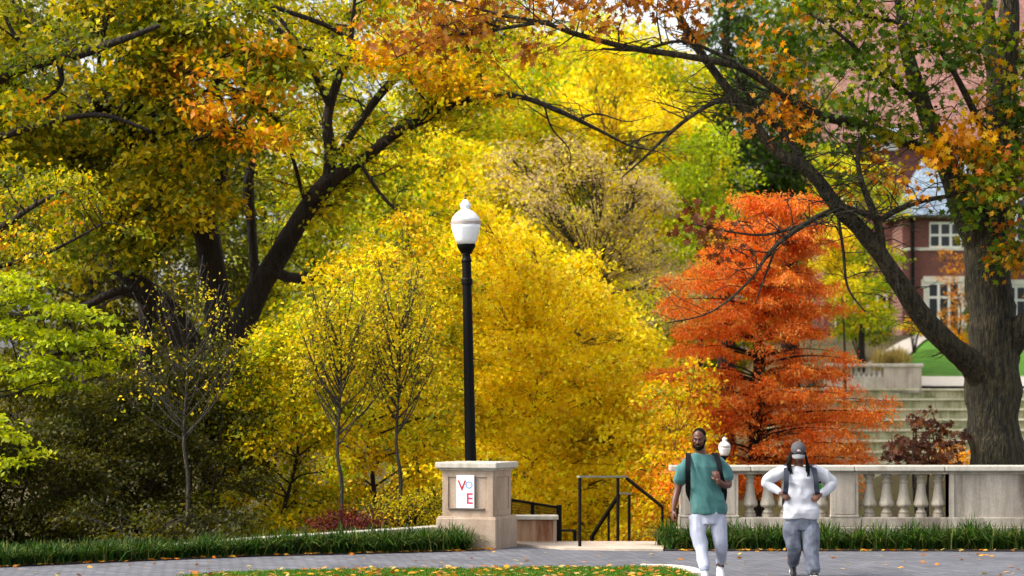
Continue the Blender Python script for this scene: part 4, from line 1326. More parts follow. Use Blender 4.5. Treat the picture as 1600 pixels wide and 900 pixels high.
for i in range(n + 1):
    a = math.pi * (i / n)
    x_ = -.074 * math.cos(a)
    yo = -.155 + .055 * (1 - math.sin(a)) * 1.2
    zb_ = .028 - .26 * x_ * x_ / .074
    rows_ = []
    for t in (0, .5, 1):
        y_ = (-.07 - .03 * math.sin(a)) * (1 - t) + (-.085 - .085 * math.sin(a)) * t
        rows_.append(hp(x_ * (1 + .05 * t), y_, .036 + zb_ - .028 - .022 * t * t))
    top_.append([b.verts.new(q) for q in rows_]); bot_.append([b.verts.new(q - HR2 @ Vector((0, 0, .005))) for q in rows_])
for A, B in zip(range(n), range(1, n + 1)):
    for j in range(2):
        b.faces.new((top_[A][j], top_[B][j], top_[B][j + 1], top_[A][j + 1])); b.faces.new((bot_[A][j + 1], bot_[B][j + 1], bot_[B][j], bot_[A][j]))
    b.faces.new((top_[A][2], top_[B][2], bot_[B][2], bot_[A][2])); b.faces.new((top_[A][0], bot_[A][0], bot_[B][0], top_[B][0]))
bmobj('cap_brim', b, simple('brim_grey', '#77757a', .8), cap, smooth=True)
b = bmesh.new(); blob(b, hp(0.004, -.090, .074), .021, .008, .016, HR2, 14); em = bmobj('cap_emblem', b, simple('emblem_white', '#d8cfd0', .7), cap, smooth=True)
b = bmesh.new(); blob(b, hp(0.004, -.0955, .077), .012, .005, .008, HR2, 12); bmobj('emblem_red', b, simple('emblem_red', '#b5354a', .7), em, smooth=True)
backpack('grey strapped backpack worn by the walker in the cap', wom.location, M_greystrap,
         [a2_(1230, 732, .17), a2_(1229, 726.5, .06), a2_(1227.5, 734, -.08), a2_(1226.5, 748, -.155), a2_(1226, 762, -.155), a2_(1225, 772, -.12), a2_(1228, 790, .16)],
         [a2_(1268, 732, .17), a2_(1269, 726.5, .06), a2_(1271, 734, -.08), a2_(1272.5, 748, -.155), a2_(1273.5, 762, -.155), a2_(1275, 772, -.12), a2_(1272, 790, .16)],
         a2_(1250, 0).x, .88, 1.32, .15)
gb = empty('water_bottle', 'small bright green bottle clipped beside the white sleeve', 'bottle', wom.location + a2_(1282.5, 761, .14))
b = bmesh.new(); lathe(b, [(.034, -.09), (.038, -.08), (.038, .02), (.03, .035), (.018, .04)], 14); bmobj('bottle_body', b, simple('bottle_green', '#46c418', .35), gb, smooth=True)
b = bmesh.new(); lathe(b, [(.02, .0405), (.022, .045), (.022, .062), (.018, .066)], 12); bmobj('bottle_cap', b, M_strap, gb)

random.seed(11); RNG = np.random.default_rng(11)

# ================================================================== VEGETATION
P_lemon = pal('#ffde14', '#f8d20e', '#ffea34', '#f0c408', '#dccc10')
P_gold = pal('#f2b40e', '#e69a0c', '#f6c61a', '#cf860c', '#eca010')
P_oligold = pal('#d2bc10', '#a8a610', '#e6c810', '#8a9212', '#f0c40c', '#bca80e')
P_yelgreen = pal('#bcc012', '#9fb012', '#d6c814', '#84a018')
P_olive = pal('#8c8c16', '#748014', '#a69e12', '#5c6c12', '#c0aa12')
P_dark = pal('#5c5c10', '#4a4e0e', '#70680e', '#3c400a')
P_orange = pal('#e09020', '#d07a1c', '#eca834', '#b8741e', '#e0a020')
P_tan = pal('#cfba88', '#bda678', '#dcc850', '#ab9676', '#d4c43c')
P_limeg = pal('#b4c41c', '#9cb41a', '#ccd01e', '#84981a')
P_conifer = pal('#4c661c', '#3e581a', '#5e7422', '#304a16')
P_rust = pal('#fa8c38', '#f07a2c', '#ff9e48', '#e06c26', '#fcb058')
P_char = pal('#b4bc1e', '#9cac1c', '#c8c824', '#849418')
P_oakbrown = pal('#c07c2a', '#a06426', '#cc9034', '#8c5624', '#d0a034')
P_oakgreen = pal('#486410', '#587410', '#385208', '#748412', '#a09414')
P_oakmix = pal('#b8801c', '#7f7a18', '#c4661c', '#55701a', '#c98e1c')
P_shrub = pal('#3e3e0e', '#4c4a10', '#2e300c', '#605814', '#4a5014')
P_burg = pal('#5a1a1a', '#481416', '#6e2c1a')
P_dkbrown = pal('#5a3626', '#4a2c20', '#6b4430', '#7a4a2c')

def L(*pts):
    """Limb from (px, py, Y, radius px) tuples."""
    return ([at(p[0], p[1], p[2]) for p in pts], [p[3] * p[2] / FPX for p in pts])

# --- many-stemmed maple on the slope
MY = 50
maple_limbs = [
    L((345, 960, MY, 42), (345, 760, MY, 36), (345, 600, MY, 24), (342, 500, MY, 20), (332, 420, MY, 21), (318, 355, MY, 20), (290, 310, MY, 15), (255, 270, MY - .5, 11), (215, 235, MY - 1, 8), (150, 185, MY - 1.5, 5)),
    L((318, 350, MY, 13), (345, 280, MY + .5, 9), (352, 200, MY + 1, 6), (330, 90, MY + 1, 4), (320, -40, MY + 1, 3)),
    L((350, 640, MY, 22), (385, 495, MY - .3, 19), (430, 410, MY - .5, 17.5), (478, 330, MY - .8, 15.5), (515, 283, MY - 1, 14), (548, 260, MY - 1, 11)),
    L((512, 290, MY - 1, 11), (517, 240, MY - 1, 10), (511, 190, MY - 1, 8), (526, 130, MY - 1, 7), (545, 85, MY - 1, 5.5), (552, 20, MY - 1, 3), (560, -50, MY - 1, 2)),
    L((545, 262, MY - 1, 10), (575, 243, MY - 1, 8), (622, 205, MY - 1.2, 9), (672, 181, MY - 1.4, 8), (735, 154, MY - 1.6, 5), (805, 150, MY - 1.8, 4), (870, 172, MY - 2, 4.2), (935, 203, MY - 2, 2.8), (985, 228, MY - 2, 1.6), (1030, 238, MY - 2, .8), (1060, 262, MY - 2, .4)),
    L((905, 186, MY - 2, 2.2), (935, 178, MY - 2, 1.4), (980, 190, MY - 2, .9), (1020, 180, MY - 2, .4)),
    L((850, 163, MY - 2, 2), (862, 200, MY - 2, 1.5), (890, 235, MY - 2, 1), (888, 270, MY - 2, .4)),
    L((612, 208, MY - 1.2, 7), (650, 180, MY - 1, 7), (688, 158, MY - 1, 5), (720, 120, MY - 1, 3), (770, 80, MY - 1, 2)),
    L((530, 240, MY - 1, 6), (570, 180, MY - .5, 6), (605, 135, MY - .5, 7), (640, 105, MY - .5, 5), (700, 60, MY - .5, 2)),
    L((430, 425, MY - .5, 9), (455, 434, MY - .9, 8), (490, 435, MY - 1.2, 9), (522, 437, MY - 1.5, 9), (530, 438, MY - 1.55, 7)),
    L((522, 440, MY - 1.5, 3), (560, 448, MY - 1.5, 3.5), (578, 465, MY - 1.6, 2.5), (585, 485, MY - 1.6, 1.2)),
    L((330, 640, MY, 22), (300, 550, MY - .3, 24), (255, 480, MY - .6, 21), (205, 435, MY - .8, 15), (176, 402, MY - 1, 10), (160, 330, MY - 1, 7), (120, 250, MY - 1, 4)),
    L((228, 900, MY - .6, 12), (228, 560, MY - .6, 10), (226, 455, MY - .6, 12)),
    L((250, 480, MY - .6, 10), (190, 455, MY - 1.2, 7), (130, 480, MY - 1.4, 6), (60, 500, MY - 1.5, 3)),
    L((395, 620, MY + 2, 9), (397, 420, MY + 2, 7), (388, 300, MY + 2, 9), (392, 240, MY + 2, 6), (380, 120, MY + 2, 4)),
    L((517, 170, MY - 1, 6), (470, 75, MY - 1.5, 4), (430, 20, MY - 1.5, 3), (380, -40, MY - 1.5, 2)),
    L((560, 95, MY - 1, 3), (500, 80, MY - 1.5, 4.5), (462, 70, MY - 1.8, 6), (420, 30, MY - 2, 3)),
    L((560, 70, MY - 1, 3), (510, 40, MY - 1.5, 4), (440, 15, MY - 1.7, 4), (370, -10, MY - 2, 3)),
    L((560, 250, MY - 1, 3), (600, 310, MY - 1.5, 3), (650, 350, MY - 1.6, 1.5)),
    L((480, 330, MY - .8, 3), (440, 200, MY - 1.5, 3), (380, 150, MY - 2, 4), (330, 120, MY - 2, 3)),
]
cl = []
cl += poly_clumps([(-60, -70), (430, -70), (440, 90), (380, 200), (300, 290), (230, 340), (120, 330), (-60, 260)], 48.6, 52, depth=5, pl=P_olive, n=34)
cl += poly_clumps([(150, 130), (330, 250), (260, 420), (130, 430), (60, 330)], 49.0, 48, depth=3.5, pl=P_olive)
cl += poly_clumps([(250, 70), (430, 60), (435, 215), (330, 225), (270, 160)], 46.4, 25, depth=1.4, pl=np.r_[pal('#f0a030', '#f8bc2c', '#e8942c'), P_oligold, P_gold], n=13)  # orange-gold tip leaves, colour brightened to paint in a backlit glow
cl += poly_clumps([(100, 60), (280, 60), (300, 170), (140, 160)], 46.8, 27, depth=1.4, pl=np.r_[P_olive, P_oligold, P_gold[:1]], n=8)
cl += poly_clumps([(60, -40), (380, -40), (400, 60), (120, 60)], 46.8, 34, depth=1.4, pl=np.r_[P_oligold, P_olive], n=10)
cl += poly_clumps([(150, 240), (350, 250), (360, 340), (180, 380)], 47.2, 28, depth=1.4, pl=np.r_[P_oligold, P_olive, P_gold[:1]], n=12)
auto_tree('maple_tree', 'big dark maple with several leaning trunks and mixed olive and orange leaves', 'tree', (345, MY), cl, P_olive,
          leaf=.14, cover=4.2, r0=.5, fine=.3, limbs=maple_limbs[:2] + maple_limbs[11:15], spray=.5, flat=.3, per=18, barkm=M_barkdark, twig=.009)
# the leaning tree on the same bank
cl = poly_clumps([(420, -70), (790, -70), (800, 60), (745, 215), (650, 240), (560, 215), (440, 230), (395, 120)], 49.2, 42, depth=4, pl=np.r_[P_oligold, P_yelgreen], n=32)
cl += poly_clumps([(450, 240), (640, 230), (720, 330), (640, 350), (560, 330), (480, 360), (440, 300)], 49.6, 30, depth=2, pl=np.r_[P_oligold, P_yelgreen], n=13)
cl += poly_clumps([(560, 20), (730, 20), (780, 150), (640, 165), (560, 120)], 47.6, 30, depth=1.5, pl=np.r_[P_gold, P_oligold], n=9)
auto_tree('leaning_tree', 'yellow leaved tree with a long trunk leaning towards the lamp and a snapped limb', 'tree', (352, MY), cl, P_oligold,
          leaf=.115, cover=3.0, fine=.35, limbs=maple_limbs[2:11] + maple_limbs[15:], spray=.5, flat=.35, per=18, barkm=M_barkdark, twig=.008)
# limbs from a tree standing outside on the left
oy = 45.5
cl = poly_clumps([(-160, -60), (120, -60), (160, 60), (60, 130), (-160, 160)], oy - .5, 45, depth=3, pl=P_olive, n=12)
cl += poly_clumps([(-160, 130), (150, 130), (120, 250), (-160, 260)], oy, 40, depth=3, pl=np.r_[P_olive, P_oligold, P_orange[:1]], n=9)
auto_tree('maple_tree', 'dark maple whose black limbs reach in past the top corner above the chartreuse tree', 'tree', (-260, oy), cl, P_olive, leaf=.13, cover=2.2,
          limbs=[L((-260, 1000, oy, 34), (-255, 500, oy, 28), (-235, 250, oy, 24), (-210, 50, oy, 16), (-200, -100, oy, 10)),
                 L((-240, 280, oy, 15), (-100, 175, oy, 14), (0, 118, oy, 14), (65, 94, oy, 12), (130, 82, oy, 9), (185, 64, oy, 6), (250, 40, oy, 3)),
                 L((-240, 320, oy, 12), (-80, 240, oy, 8), (0, 214, oy, 6), (80, 190, oy, 5), (160, 180, oy, 4), (235, 205, oy, 2.5)),
                 L((65, 94, oy, 6), (35, 70, oy, 4), (10, 30, oy, 3), (0, -30, oy, 2)),
                 L((90, 92, oy, 6), (95, 130, oy, 4), (60, 160, oy, 3), (20, 165, oy, 2))], barkm=M_barkdark, spray=.5, per=18)

# --- layered chartreuse tree at the edge
cl = []
for (x, y, r) in ((-40, 470, 60), (40, 465, 46), (95, 490, 42), (20, 520, 50), (90, 535, 46), (150, 530, 36), (185, 550, 27), (140, 575, 38), (60, 575, 48), (-20, 580, 60), (20, 440, 40), (105, 600, 26), (170, 500, 18), (205, 535, 12), (50, 605, 30)):
    cl.append((at(x, y, 40.5 + random.uniform(-.8, .8)), r * .0105, r * .0115, r * .0105 * .38, None))
for (x, y, r) in ((-30, 660, 40), (10, 680, 30), (45, 705, 20), (10, 725, 26), (65, 712, 12), (-20, 740, 30)):
    cl.append((at(x, y, 38.3 + random.uniform(-.3, .3)), r * .0105, r * .0115, r * .0105 * .35, None))
auto_tree('dogwood_tree', 'bright chartreuse tree in flat layers at the edge above dark shrubs', 'tree', (-70, 40.3), cl, P_char, leaf=.1, cover=5.5, r0=.1,
          limbs=[L((-90, 900, 40.3, 16), (-85, 700, 40.3, 13), (-60, 540, 40.4, 9), (-20, 480, 40.4, 4)), L((-84, 690, 40.3, 8), (-30, 600, 40.3, 6), (60, 560, 40.4, 3), (150, 545, 40.3, 1.5))],
          spray=.3, flat=.12, per=24, droop=.35, up=1.3, barkm=M_barkdark, twig=.005)
cl = poly_clumps([(-80, 260), (60, 230), (150, 250), (200, 300), (210, 360), (130, 400), (60, 440), (-80, 440)], 42.5, 30, depth=2.5, pl=np.r_[P_oligold, P_olive, P_olive, P_orange[:1]], n=26, squash=.5)
auto_tree('young_tree', 'small leaved tree turning orange between the maple limbs and the chartreuse tree', 'tree', (-120, 42.5), cl, P_oligold, leaf=.085, cover=3.0, r0=.12, spray=.35, flat=.25, per=24, barkm=M_barkdark, twig=.005, droop=.6,
          limbs=[L((-120, 950, 42.5, 15), (-110, 600, 42.5, 12), (-60, 420, 42.5, 8), (40, 330, 42.5, 4), (120, 290, 42.5, 2)), L((-70, 430, 42.5, 5), (60, 400, 42.5, 3), (160, 350, 42.5, 1.5))])

# --- dark understory shrubs behind the garden wall
def shrub(name, label, cx_, cy_, w_, h_, Y, p, leaf=.07, cover=4, r=28, group=None, cat='shrub', dens=1.0, **kw):
    poly = [(cx_ + w_ * .5 * math.cos(a) * random.uniform(.85, 1.1), cy_ + h_ * .5 * math.sin(a) * random.uniform(.85, 1.1)) for a in [i * math.pi / 6 for i in range(12)]]
    c = poly_clumps(poly, Y, r, depth=1.6)
    c = c[:max(3, int(len(c) * dens))]
    b0 = (cx_, Y)
    gz = ground_z((cx_ - 800) * Y / FPX, Y)
    base = Vector(((cx_ - 800) * Y / FPX, Y, gz - .1))
    lim = []
    for k in range(5):
        e = at(cx_ + w_ * random.uniform(-.35, .35), cy_ - h_ * random.uniform(0, .4), Y + random.uniform(-.5, .5))
        lim.append(([base, base.lerp(e, .5) + Vector((random.uniform(-.15, .15), 0, .1)), e], [.035, .022, .008]))
    return auto_tree(name, label, cat, b0, c, p, leaf=leaf, cover=cover, limbs=lim, group=group, twig=.004, limb_r=.12, spray=kw.pop('spray', .3), per=20, **kw)
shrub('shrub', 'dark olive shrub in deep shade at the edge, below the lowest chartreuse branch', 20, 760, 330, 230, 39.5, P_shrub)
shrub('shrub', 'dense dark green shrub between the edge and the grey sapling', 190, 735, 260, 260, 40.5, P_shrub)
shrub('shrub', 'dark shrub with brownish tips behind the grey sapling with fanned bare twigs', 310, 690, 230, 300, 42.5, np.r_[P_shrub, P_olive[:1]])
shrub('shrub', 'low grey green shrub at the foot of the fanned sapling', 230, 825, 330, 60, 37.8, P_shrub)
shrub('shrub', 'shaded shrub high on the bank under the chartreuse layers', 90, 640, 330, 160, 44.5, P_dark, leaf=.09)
shrub('shrub', 'low burgundy shrub just behind the white wall cap', 548, 818, 120, 34, 37.8, P_burg, leaf=.05, r=9)
shrub('shrub', 'small olive and gold shrub behind the wall between burgundy shrub and pier', 640, 800, 120, 70, 38.4, np.r_[P_oligold, P_shrub], leaf=.05, r=16)

# --- thin saplings with upswept bare twigs
def sapling(name, label, px, ytop, Y, spread, lower, pl_, nb=26, leafcover=.25, group=None):
    cl = []
    gz = ground_z((px - 800) * Y / FPX, Y)
    base = Vector(((px - 800) * Y / FPX, Y, gz))
    tp = at(px, ytop, Y)
    lim = [([base, at(px + 4, lower + 60, Y), at(px - 3, lower, Y), at(px + 3, (lower + ytop) / 2, Y), tp], [.034, .03, .025, .015, .004])]
    for k in range(nb):
        t = random.uniform(0, .75)
        y0 = lower + (ytop - lower) * t
        side = random.choice((-1, 1)) * random.uniform(.3, 1) * spread * (1 - t * .55)
        dy = random.uniform(.5, 1.0) * (lower - ytop) * .62
        Y2 = Y + random.uniform(-.6, .6)
        e = at(px + side, y0 - dy, Y2)
        m_ = at(px + side * .55, y0 - dy * .42, (Y + Y2) / 2)
        lim.append(([at(px, y0, Y), m_, e], [.013, .009, .004]))
        cl.append((at(px + side * .8, y0 - dy * .7, Y2), .3, .3, .42, None))
        for q in range(2):
            tt = random.uniform(.3, .8); s0 = at(px, y0, Y).lerp(e, tt)
            lim.append(([s0, s0 + Vector((random.uniform(-.25, .25), random.uniform(-.2, .2), random.uniform(.15, .5)))], [.006, .0025]))
    return auto_tree(name, label, 'sapling', (px, Y), cl, pl_, leaf=.06, cover=leafcover, limbs=lim, barkm=M_barkgrey, twig=.0028, spray=.25, per=6, group=group, limb_r=.02)
sapling('sapling', 'grey sapling with bare upswept twigs among the dark shrubs', 290, 440, 37.6, 110, 690, P_oligold, leafcover=.03, nb=30)
sapling('sapling', 'thin sapling with sparse gold leaves standing near the burgundy shrub', 530, 470, 37.9, 85, 700, P_oligold, leafcover=.25, nb=34)
sapling('sapling', 'thin sapling with brown trunk and sparse leaves, nearest the stone pier', 622, 450, 38.2, 80, 690, P_oligold, leafcover=.25, nb=34)

# --- gold and olive understory between maple and lamp
def mid(name, label, poly, Y, p, r, base_px, cat='tree', **kw):
    n = kw.pop('n', None); depth = kw.pop('depth', None); squash = kw.pop('squash', .75); rj = kw.pop('rj_', .4)
    return auto_tree(name, label, cat, (base_px, Y), poly_clumps(poly, Y, r, n=n, depth=depth, squash=squash, rj=rj), p, **kw)
mid('young_tree', 'olive yellow tree filling in beside the leaning trunk', [(372, 560), (400, 530), (440, 470), (500, 490), (560, 430), (560, 640), (540, 760), (470, 850), (350, 860), (345, 740)], 43.5, np.r_[P_yelgreen, P_lemon[:3], P_oligold], 30, 430, depth=2.5, leaf=.09, cover=3.4, n=62, r0=.05, barkm=M_bark, spray=.35, twig=.006)
mid('young_tree', 'gold leaved young tree behind the thin saplings', [(500, 430), (540, 380), (600, 400), (640, 350), (690, 420), (720, 400), (710, 640), (700, 860), (560, 880), (480, 860), (500, 640)], 45, np.r_[P_oligold, P_gold[:1], P_lemon[:3], P_yelgreen[:1]], 32, 600, depth=3, leaf=.09, cover=3.2, n=66, r0=.06, barkm=M_bark, spray=.35, twig=.006)
mid('young_tree', 'brownish gold tree with open dark gaps against the lamp pole', [(560, 380), (700, 400), (725, 560), (710, 690), (620, 700), (560, 560)], 52, np.r_[P_oligold, P_yelgreen, P_lemon[:2]], 34, 660, depth=3, leaf=.1, cover=2.6, r0=.08, barkm=M_barkdark, spray=.4, twig=.008)
mid('tree', 'olive green tree behind the leaning trunk', [(370, 250), (520, 300), (640, 280), (700, 420), (600, 520), (460, 560), (360, 560)], 62, np.r_[P_yelgreen, P_olive], 48, 520, depth=6, leaf=.13, cover=2.5, r0=.2, spray=.6)
mid('tree', 'deep green tree filling the shade behind the maple trunks', [(-100, 150), (150, 120), (400, 200), (420, 420), (400, 620), (200, 660), (-100, 620)], 62, P_dark, 62, 150, depth=7, leaf=.15, cover=2.6, r0=.25, spray=.7, barkm=M_barkdark)
mid('tree', 'dim olive tree high behind the maple crown', [(-120, -80), (420, -80), (430, 120), (300, 260), (-120, 260)], 68, np.r_[P_olive, P_dark], 70, 200, depth=7, leaf=.17, cover=1.9, r0=.28, spray=.7, barkm=M_barkdark)
# --- the bright yellow trees
mid('yellow_tree', 'large lemon yellow tree filling the space between lamp and orange tree', [(735, 300), (790, 380), (830, 350), (880, 410), (925, 400), (960, 480), (985, 500), (990, 600), (1030, 660), (1040, 980), (640, 980), (660, 760), (700, 560), (680, 420)], 56, P_lemon, 36, 850, depth=7, leaf=.12, cover=4.2, limb_r=.12, r0=.08, spray=.5, per=26, droop=.7, n=165)
mid('yellow_tree', 'tall yellow tree joining the lemon tree to the crowns above it', [(620, 330), (700, 260), (800, 270), (870, 330), (960, 400), (1010, 500), (1010, 720), (640, 760)], 69, np.r_[P_lemon, P_yelgreen[:2]], 44, 820, depth=7, leaf=.14, cover=3.4, r0=.15, spray=.55, n=80)
mid('yellow_tree', 'broad yellow green tree filling the gap above the tan trees', [(660, 60), (960, 50), (1080, 130), (1060, 420), (900, 440), (700, 400), (640, 200)], 92, np.r_[P_lemon, P_yelgreen], 60, 880, depth=9, leaf=.2, cover=3.0, r0=.2, spray=.8, n=60)
mid('yellow_tree', 'second lemon yellow tree low behind the handrails', [(740, 560), (900, 500), (1010, 560), (1060, 700), (1060, 1000), (720, 1000)], 64, P_lemon, 50, 900, depth=6, leaf=.13, cover=3.6, r0=.12, spray=.5, n=48)
mid('yellow_tree', 'orange yellow tree just behind the white lamp globe', [(590, 250), (700, 220), (790, 255), (810, 340), (760, 420), (700, 500), (620, 470), (560, 370)], 66, np.r_[P_lemon, P_yelgreen[:2]], 38, 690, depth=5, leaf=.13, cover=2.6, r0=.18, spray=.5)
mid('yellow_tree', 'vivid yellow tree crown high up between lamp and conifer', [(770, 130), (860, 70), (960, 80), (1040, 180), (1090, 260), (1090, 350), (1000, 320), (900, 260), (800, 250)], 82, P_lemon, 42, 930, depth=8, leaf=.17, cover=3.6, r0=.25, spray=.7)
mid('yellow_tree', 'pale yellow tree above and behind the vivid crown', [(860, 60), (1000, 70), (1090, 110), (1100, 200), (1000, 210), (880, 150)], 96, np.r_[P_yelgreen, P_lemon], 40, 980, depth=8, leaf=.2, cover=2.6, r0=.28, spray=.8)
mid('tree', 'yellow green tree across the top behind the orange oak leaves', [(380, -60), (900, -60), (900, 120), (780, 260), (600, 300), (400, 260)], 76, np.r_[P_yelgreen, P_lemon[:2]], 62, 640, depth=8, leaf=.16, cover=1.7, r0=.25, spray=.7)
mid('tree', 'fading tan tree losing its leaves behind the lemon yellow tree', [(770, 235), (900, 230), (1055, 320), (1075, 430), (1030, 510), (960, 450), (880, 370), (790, 320)], 64, P_tan, 32, 930, depth=3, leaf=.1, cover=1.9, r0=.22, spray=.5, barkm=M_barkgrey, twig=.014)
mid('tree', 'bare tan tree with open twigs low between yellow and orange trees', [(940, 400), (1060, 380), (1080, 520), (1000, 560)], 76, P_tan, 34, 1010, depth=5, leaf=.12, cover=1.9, r0=.2, spray=.5, barkm=M_barkgrey, twig=.014)
mid('tree', 'fresh lime green tree in front of the dark conifer', [(1060, 225), (1110, 210), (1180, 255), (1180, 330), (1130, 390), (1050, 420), (1030, 350)], 78, P_limeg, 32, 1110, depth=5, leaf=.15, cover=3.4, r0=.2, spray=.6)
mid('tree', 'mid green tree closing the gap between conifers and the hall roof', [(1180, -40), (1290, -40), (1300, 120), (1290, 300), (1200, 330), (1150, 180)], 108, np.r_[P_olive, P_conifer], 40, 1235, depth=6, leaf=.2, cover=2.4, r0=.2, spray=.8, n=22)
# --- conifer
def conifer(name, label, px, top, bottom, hw, Y, p, **kw):
    gz = ground_z((px - 800) * Y / FPX, Y)
    cl = []
    n = 15
    for i in range(n):
        t = i / (n - 1)
        y = top + (bottom - top) * t
        wd = hw * (.15 + .85 * t ** .8)
        for s in range(5):
            a = random.uniform(0, 2 * math.pi)
            cl.append((at(px + math.cos(a) * wd * .6, y + 14 * t, Y + math.sin(a) * wd * .6 * Y / FPX), wd * .45 * Y / FPX, wd * .45 * Y / FPX, 16 * Y / FPX, None))
    return auto_tree(name, label, 'tree', (px, Y), cl, p, limbs=[([Vector(((px - 800) * Y / FPX, Y, gz)), at(px, bottom, Y), at(px, top, Y)], [.4, .3, .05])], barkm=M_barkdark, twig=0, **kw)
conifer('conifer', 'tall dark green conifer behind the lime tree', 1135, -90, 340, 95, 99, P_conifer, leaf=.2, cover=2.6, spray=.7, droop=1.1, per=22)
conifer('conifer', 'narrow dark conifer seen between the oak limb and the hall roof', 1235, 60, 330, 70, 100, P_conifer, leaf=.2, cover=2.4, spray=.7, droop=1.1, per=22)

# --- orange bald cypress: feathery drooping tiers
def cypress():
    Y = 52; cl = []; lim = []
    px = 1184
    gz = ground_z((px - 800) * Y / FPX, Y)
    b = Vector(((px - 800) * Y / FPX, Y, gz - .2))
    lim.append(([b, at(1182, 715, Y), at(1186, 600, Y), at(1188, 520, Y), at(1200, 400, Y), at(1222, 300, Y)], [.24, .17, .13, .11, .07, .015]))
    tiers = [(318, 1142, 1288), (350, 1105, 1296), (385, 1085, 1300), (415, 1050, 1302), (440, 1000, 1315), (472, 995, 1330), (512, 1020, 1342), (545, 1050, 1352), (580, 1000, 1350), (612, 1015, 1388), (640, 1060, 1392), (668, 1085, 1372), (700, 1060, 1375), (722, 1060, 1378), (745, 1080, 1350)]
    for (y, xl, xr) in tiers:
        cx_ = px + (520 - min(y, 520)) * .13
        for s in range(13):
            a = s / 13 * 2 * math.pi + random.uniform(-.25, .25)
            ex = math.cos(a); ey = math.sin(a)
            reach = (cx_ - xl if ex < 0 else xr - cx_) * random.uniform(.66, 1.06)
            if abs(ex) < .5: reach = (xr - xl) * .42 * random.uniform(.7, 1)
            yy = y + random.uniform(-12, 12)
            tipY = Y + ey * reach * Y / FPX
            tip = at(cx_ + ex * reach, yy + 4, tipY)
            root_ = at(cx_, yy + 16, Y)
            mid_ = root_.lerp(tip, .5) + Vector((0, 0, .12))
            lim.append(([root_, mid_, tip], [.028, .014, .004]))
            for t in (.22, .38, .54, .7, .84, .97):
                if random.random() < (.5 if t < .3 else .12): continue
                c = root_.lerp(tip, t) + Vector((random.uniform(-.1, .1), random.uniform(-.1, .1), .07 * math.sin(t * 3) - .05))
                cpx = 800 + c.x * FPX / c.y; cpy = HZ - (c.z - CH) * FPX / c.y
                if c.y < 52.8 and (((cpx - 1184) / 60) ** 2 + ((cpy - 560) / 42) ** 2 < 1 or ((cpx - 1186) / 62) ** 2 + ((cpy - 690) / 38) ** 2 < 1) and random.random() < .8: continue
                if random.random() < .13: continue
                wd = reach * Y / FPX * .15 + .15
                cl.append((c, wd * (1.1 - .5 * t), wd * (1.1 - .5 * t), .085, None))
    auto_tree('cypress_tree', 'rust orange feathery conifer in tiers behind the balustrade', 'tree', (px, Y), cl, P_rust, limbs=lim, barkm=M_barkdark, leaf=.08, cover=5.2,
              spray=.22, flat=.3, droop=.95, up=.6, per=26, tpl='needle', twig=.004, twig_frac=.5, leafm=M_leafthin, limb_r=.1, shell=.4)
cypress()
mid('young_tree', 'orange gold tree between the lemon tree and the rust conifer', [(1005, 680), (1040, 590), (1085, 560), (1122, 600), (1120, 720), (1090, 790), (1080, 900), (975, 900), (985, 760)], 47, np.r_[P_gold, P_lemon[:2], P_oligold[:2]], 25, 1060, depth=2.5, leaf=.09, cover=2.3, n=40, rj_=.6, r0=.05, spray=.32, twig=.006)
# --- trees in front of the hall
mid('young_tree', 'yellow green tree growing against the hall wall', [(1285, 250), (1385, 240), (1395, 330), (1385, 480), (1360, 530), (1310, 520), (1270, 420)], 96, np.r_[P_yelgreen, P_limeg[:2], P_lemon[:2]], 30, 1350, depth=5, leaf=.16, cover=3.2, r0=.15, spray=.5)
mid('young_tree', 'small bright yellow tree above the rust conifer tip', [(1285, 350), (1330, 345), (1350, 420), (1320, 450), (1280, 430)], 88, P_lemon, 20, 1318, depth=2.5, leaf=.13, cover=3.4, r0=.1, spray=.4)
mid('young_tree', 'fine orange brown tree beside the tall hall window', [(1468, 400), (1500, 400), (1512, 450), (1512, 535), (1480, 540), (1475, 460)], 104, np.r_[P_orange, pal('#8a5a30', '#a06a34')], 12, 1492, depth=1.2, leaf=.1, cover=.9, r0=.06, spray=.3)
shrub('shrub', 'dark round evergreen against the brick of the hall', 1526, 502, 32, 44, 108, P_conifer, leaf=.12, r=9)
shrub('shrub', 'golden low shrub beneath the hall window', 1510, 530, 60, 22, 105, P_gold, leaf=.12, r=8)
shrub('shrub', 'low golden shrub beside the tan grass tuft', 1428, 512, 40, 26, 104, np.r_[P_oligold, P_orange], leaf=.12, r=8)
shrub('shrub', 'green shrub against the hall behind the tan grass tuft', 1345, 512, 90, 50, 103, np.r_[P_olive, P_oakgreen], leaf=.12, r=14)
shrub('shrub', 'dark reddish brown shrub with dry leaves behind the balustrade', 1450, 695, 108, 90, 43, P_dkbrown, leaf=.13, cover=1.2, r=20, tpl='lobed')
shrub('shrub', 'small orange shrub at the foot of the oak trunk', 1492, 715, 70, 40, 44.5, P_orange, leaf=.09, cover=1.6, r=13)
shrub('shrub', 'low rust coloured shrub under the cypress beside the walker in teal', 1080, 750, 120, 80, 44, np.r_[P_gold, P_rust], leaf=.08, cover=1.6, r=18)

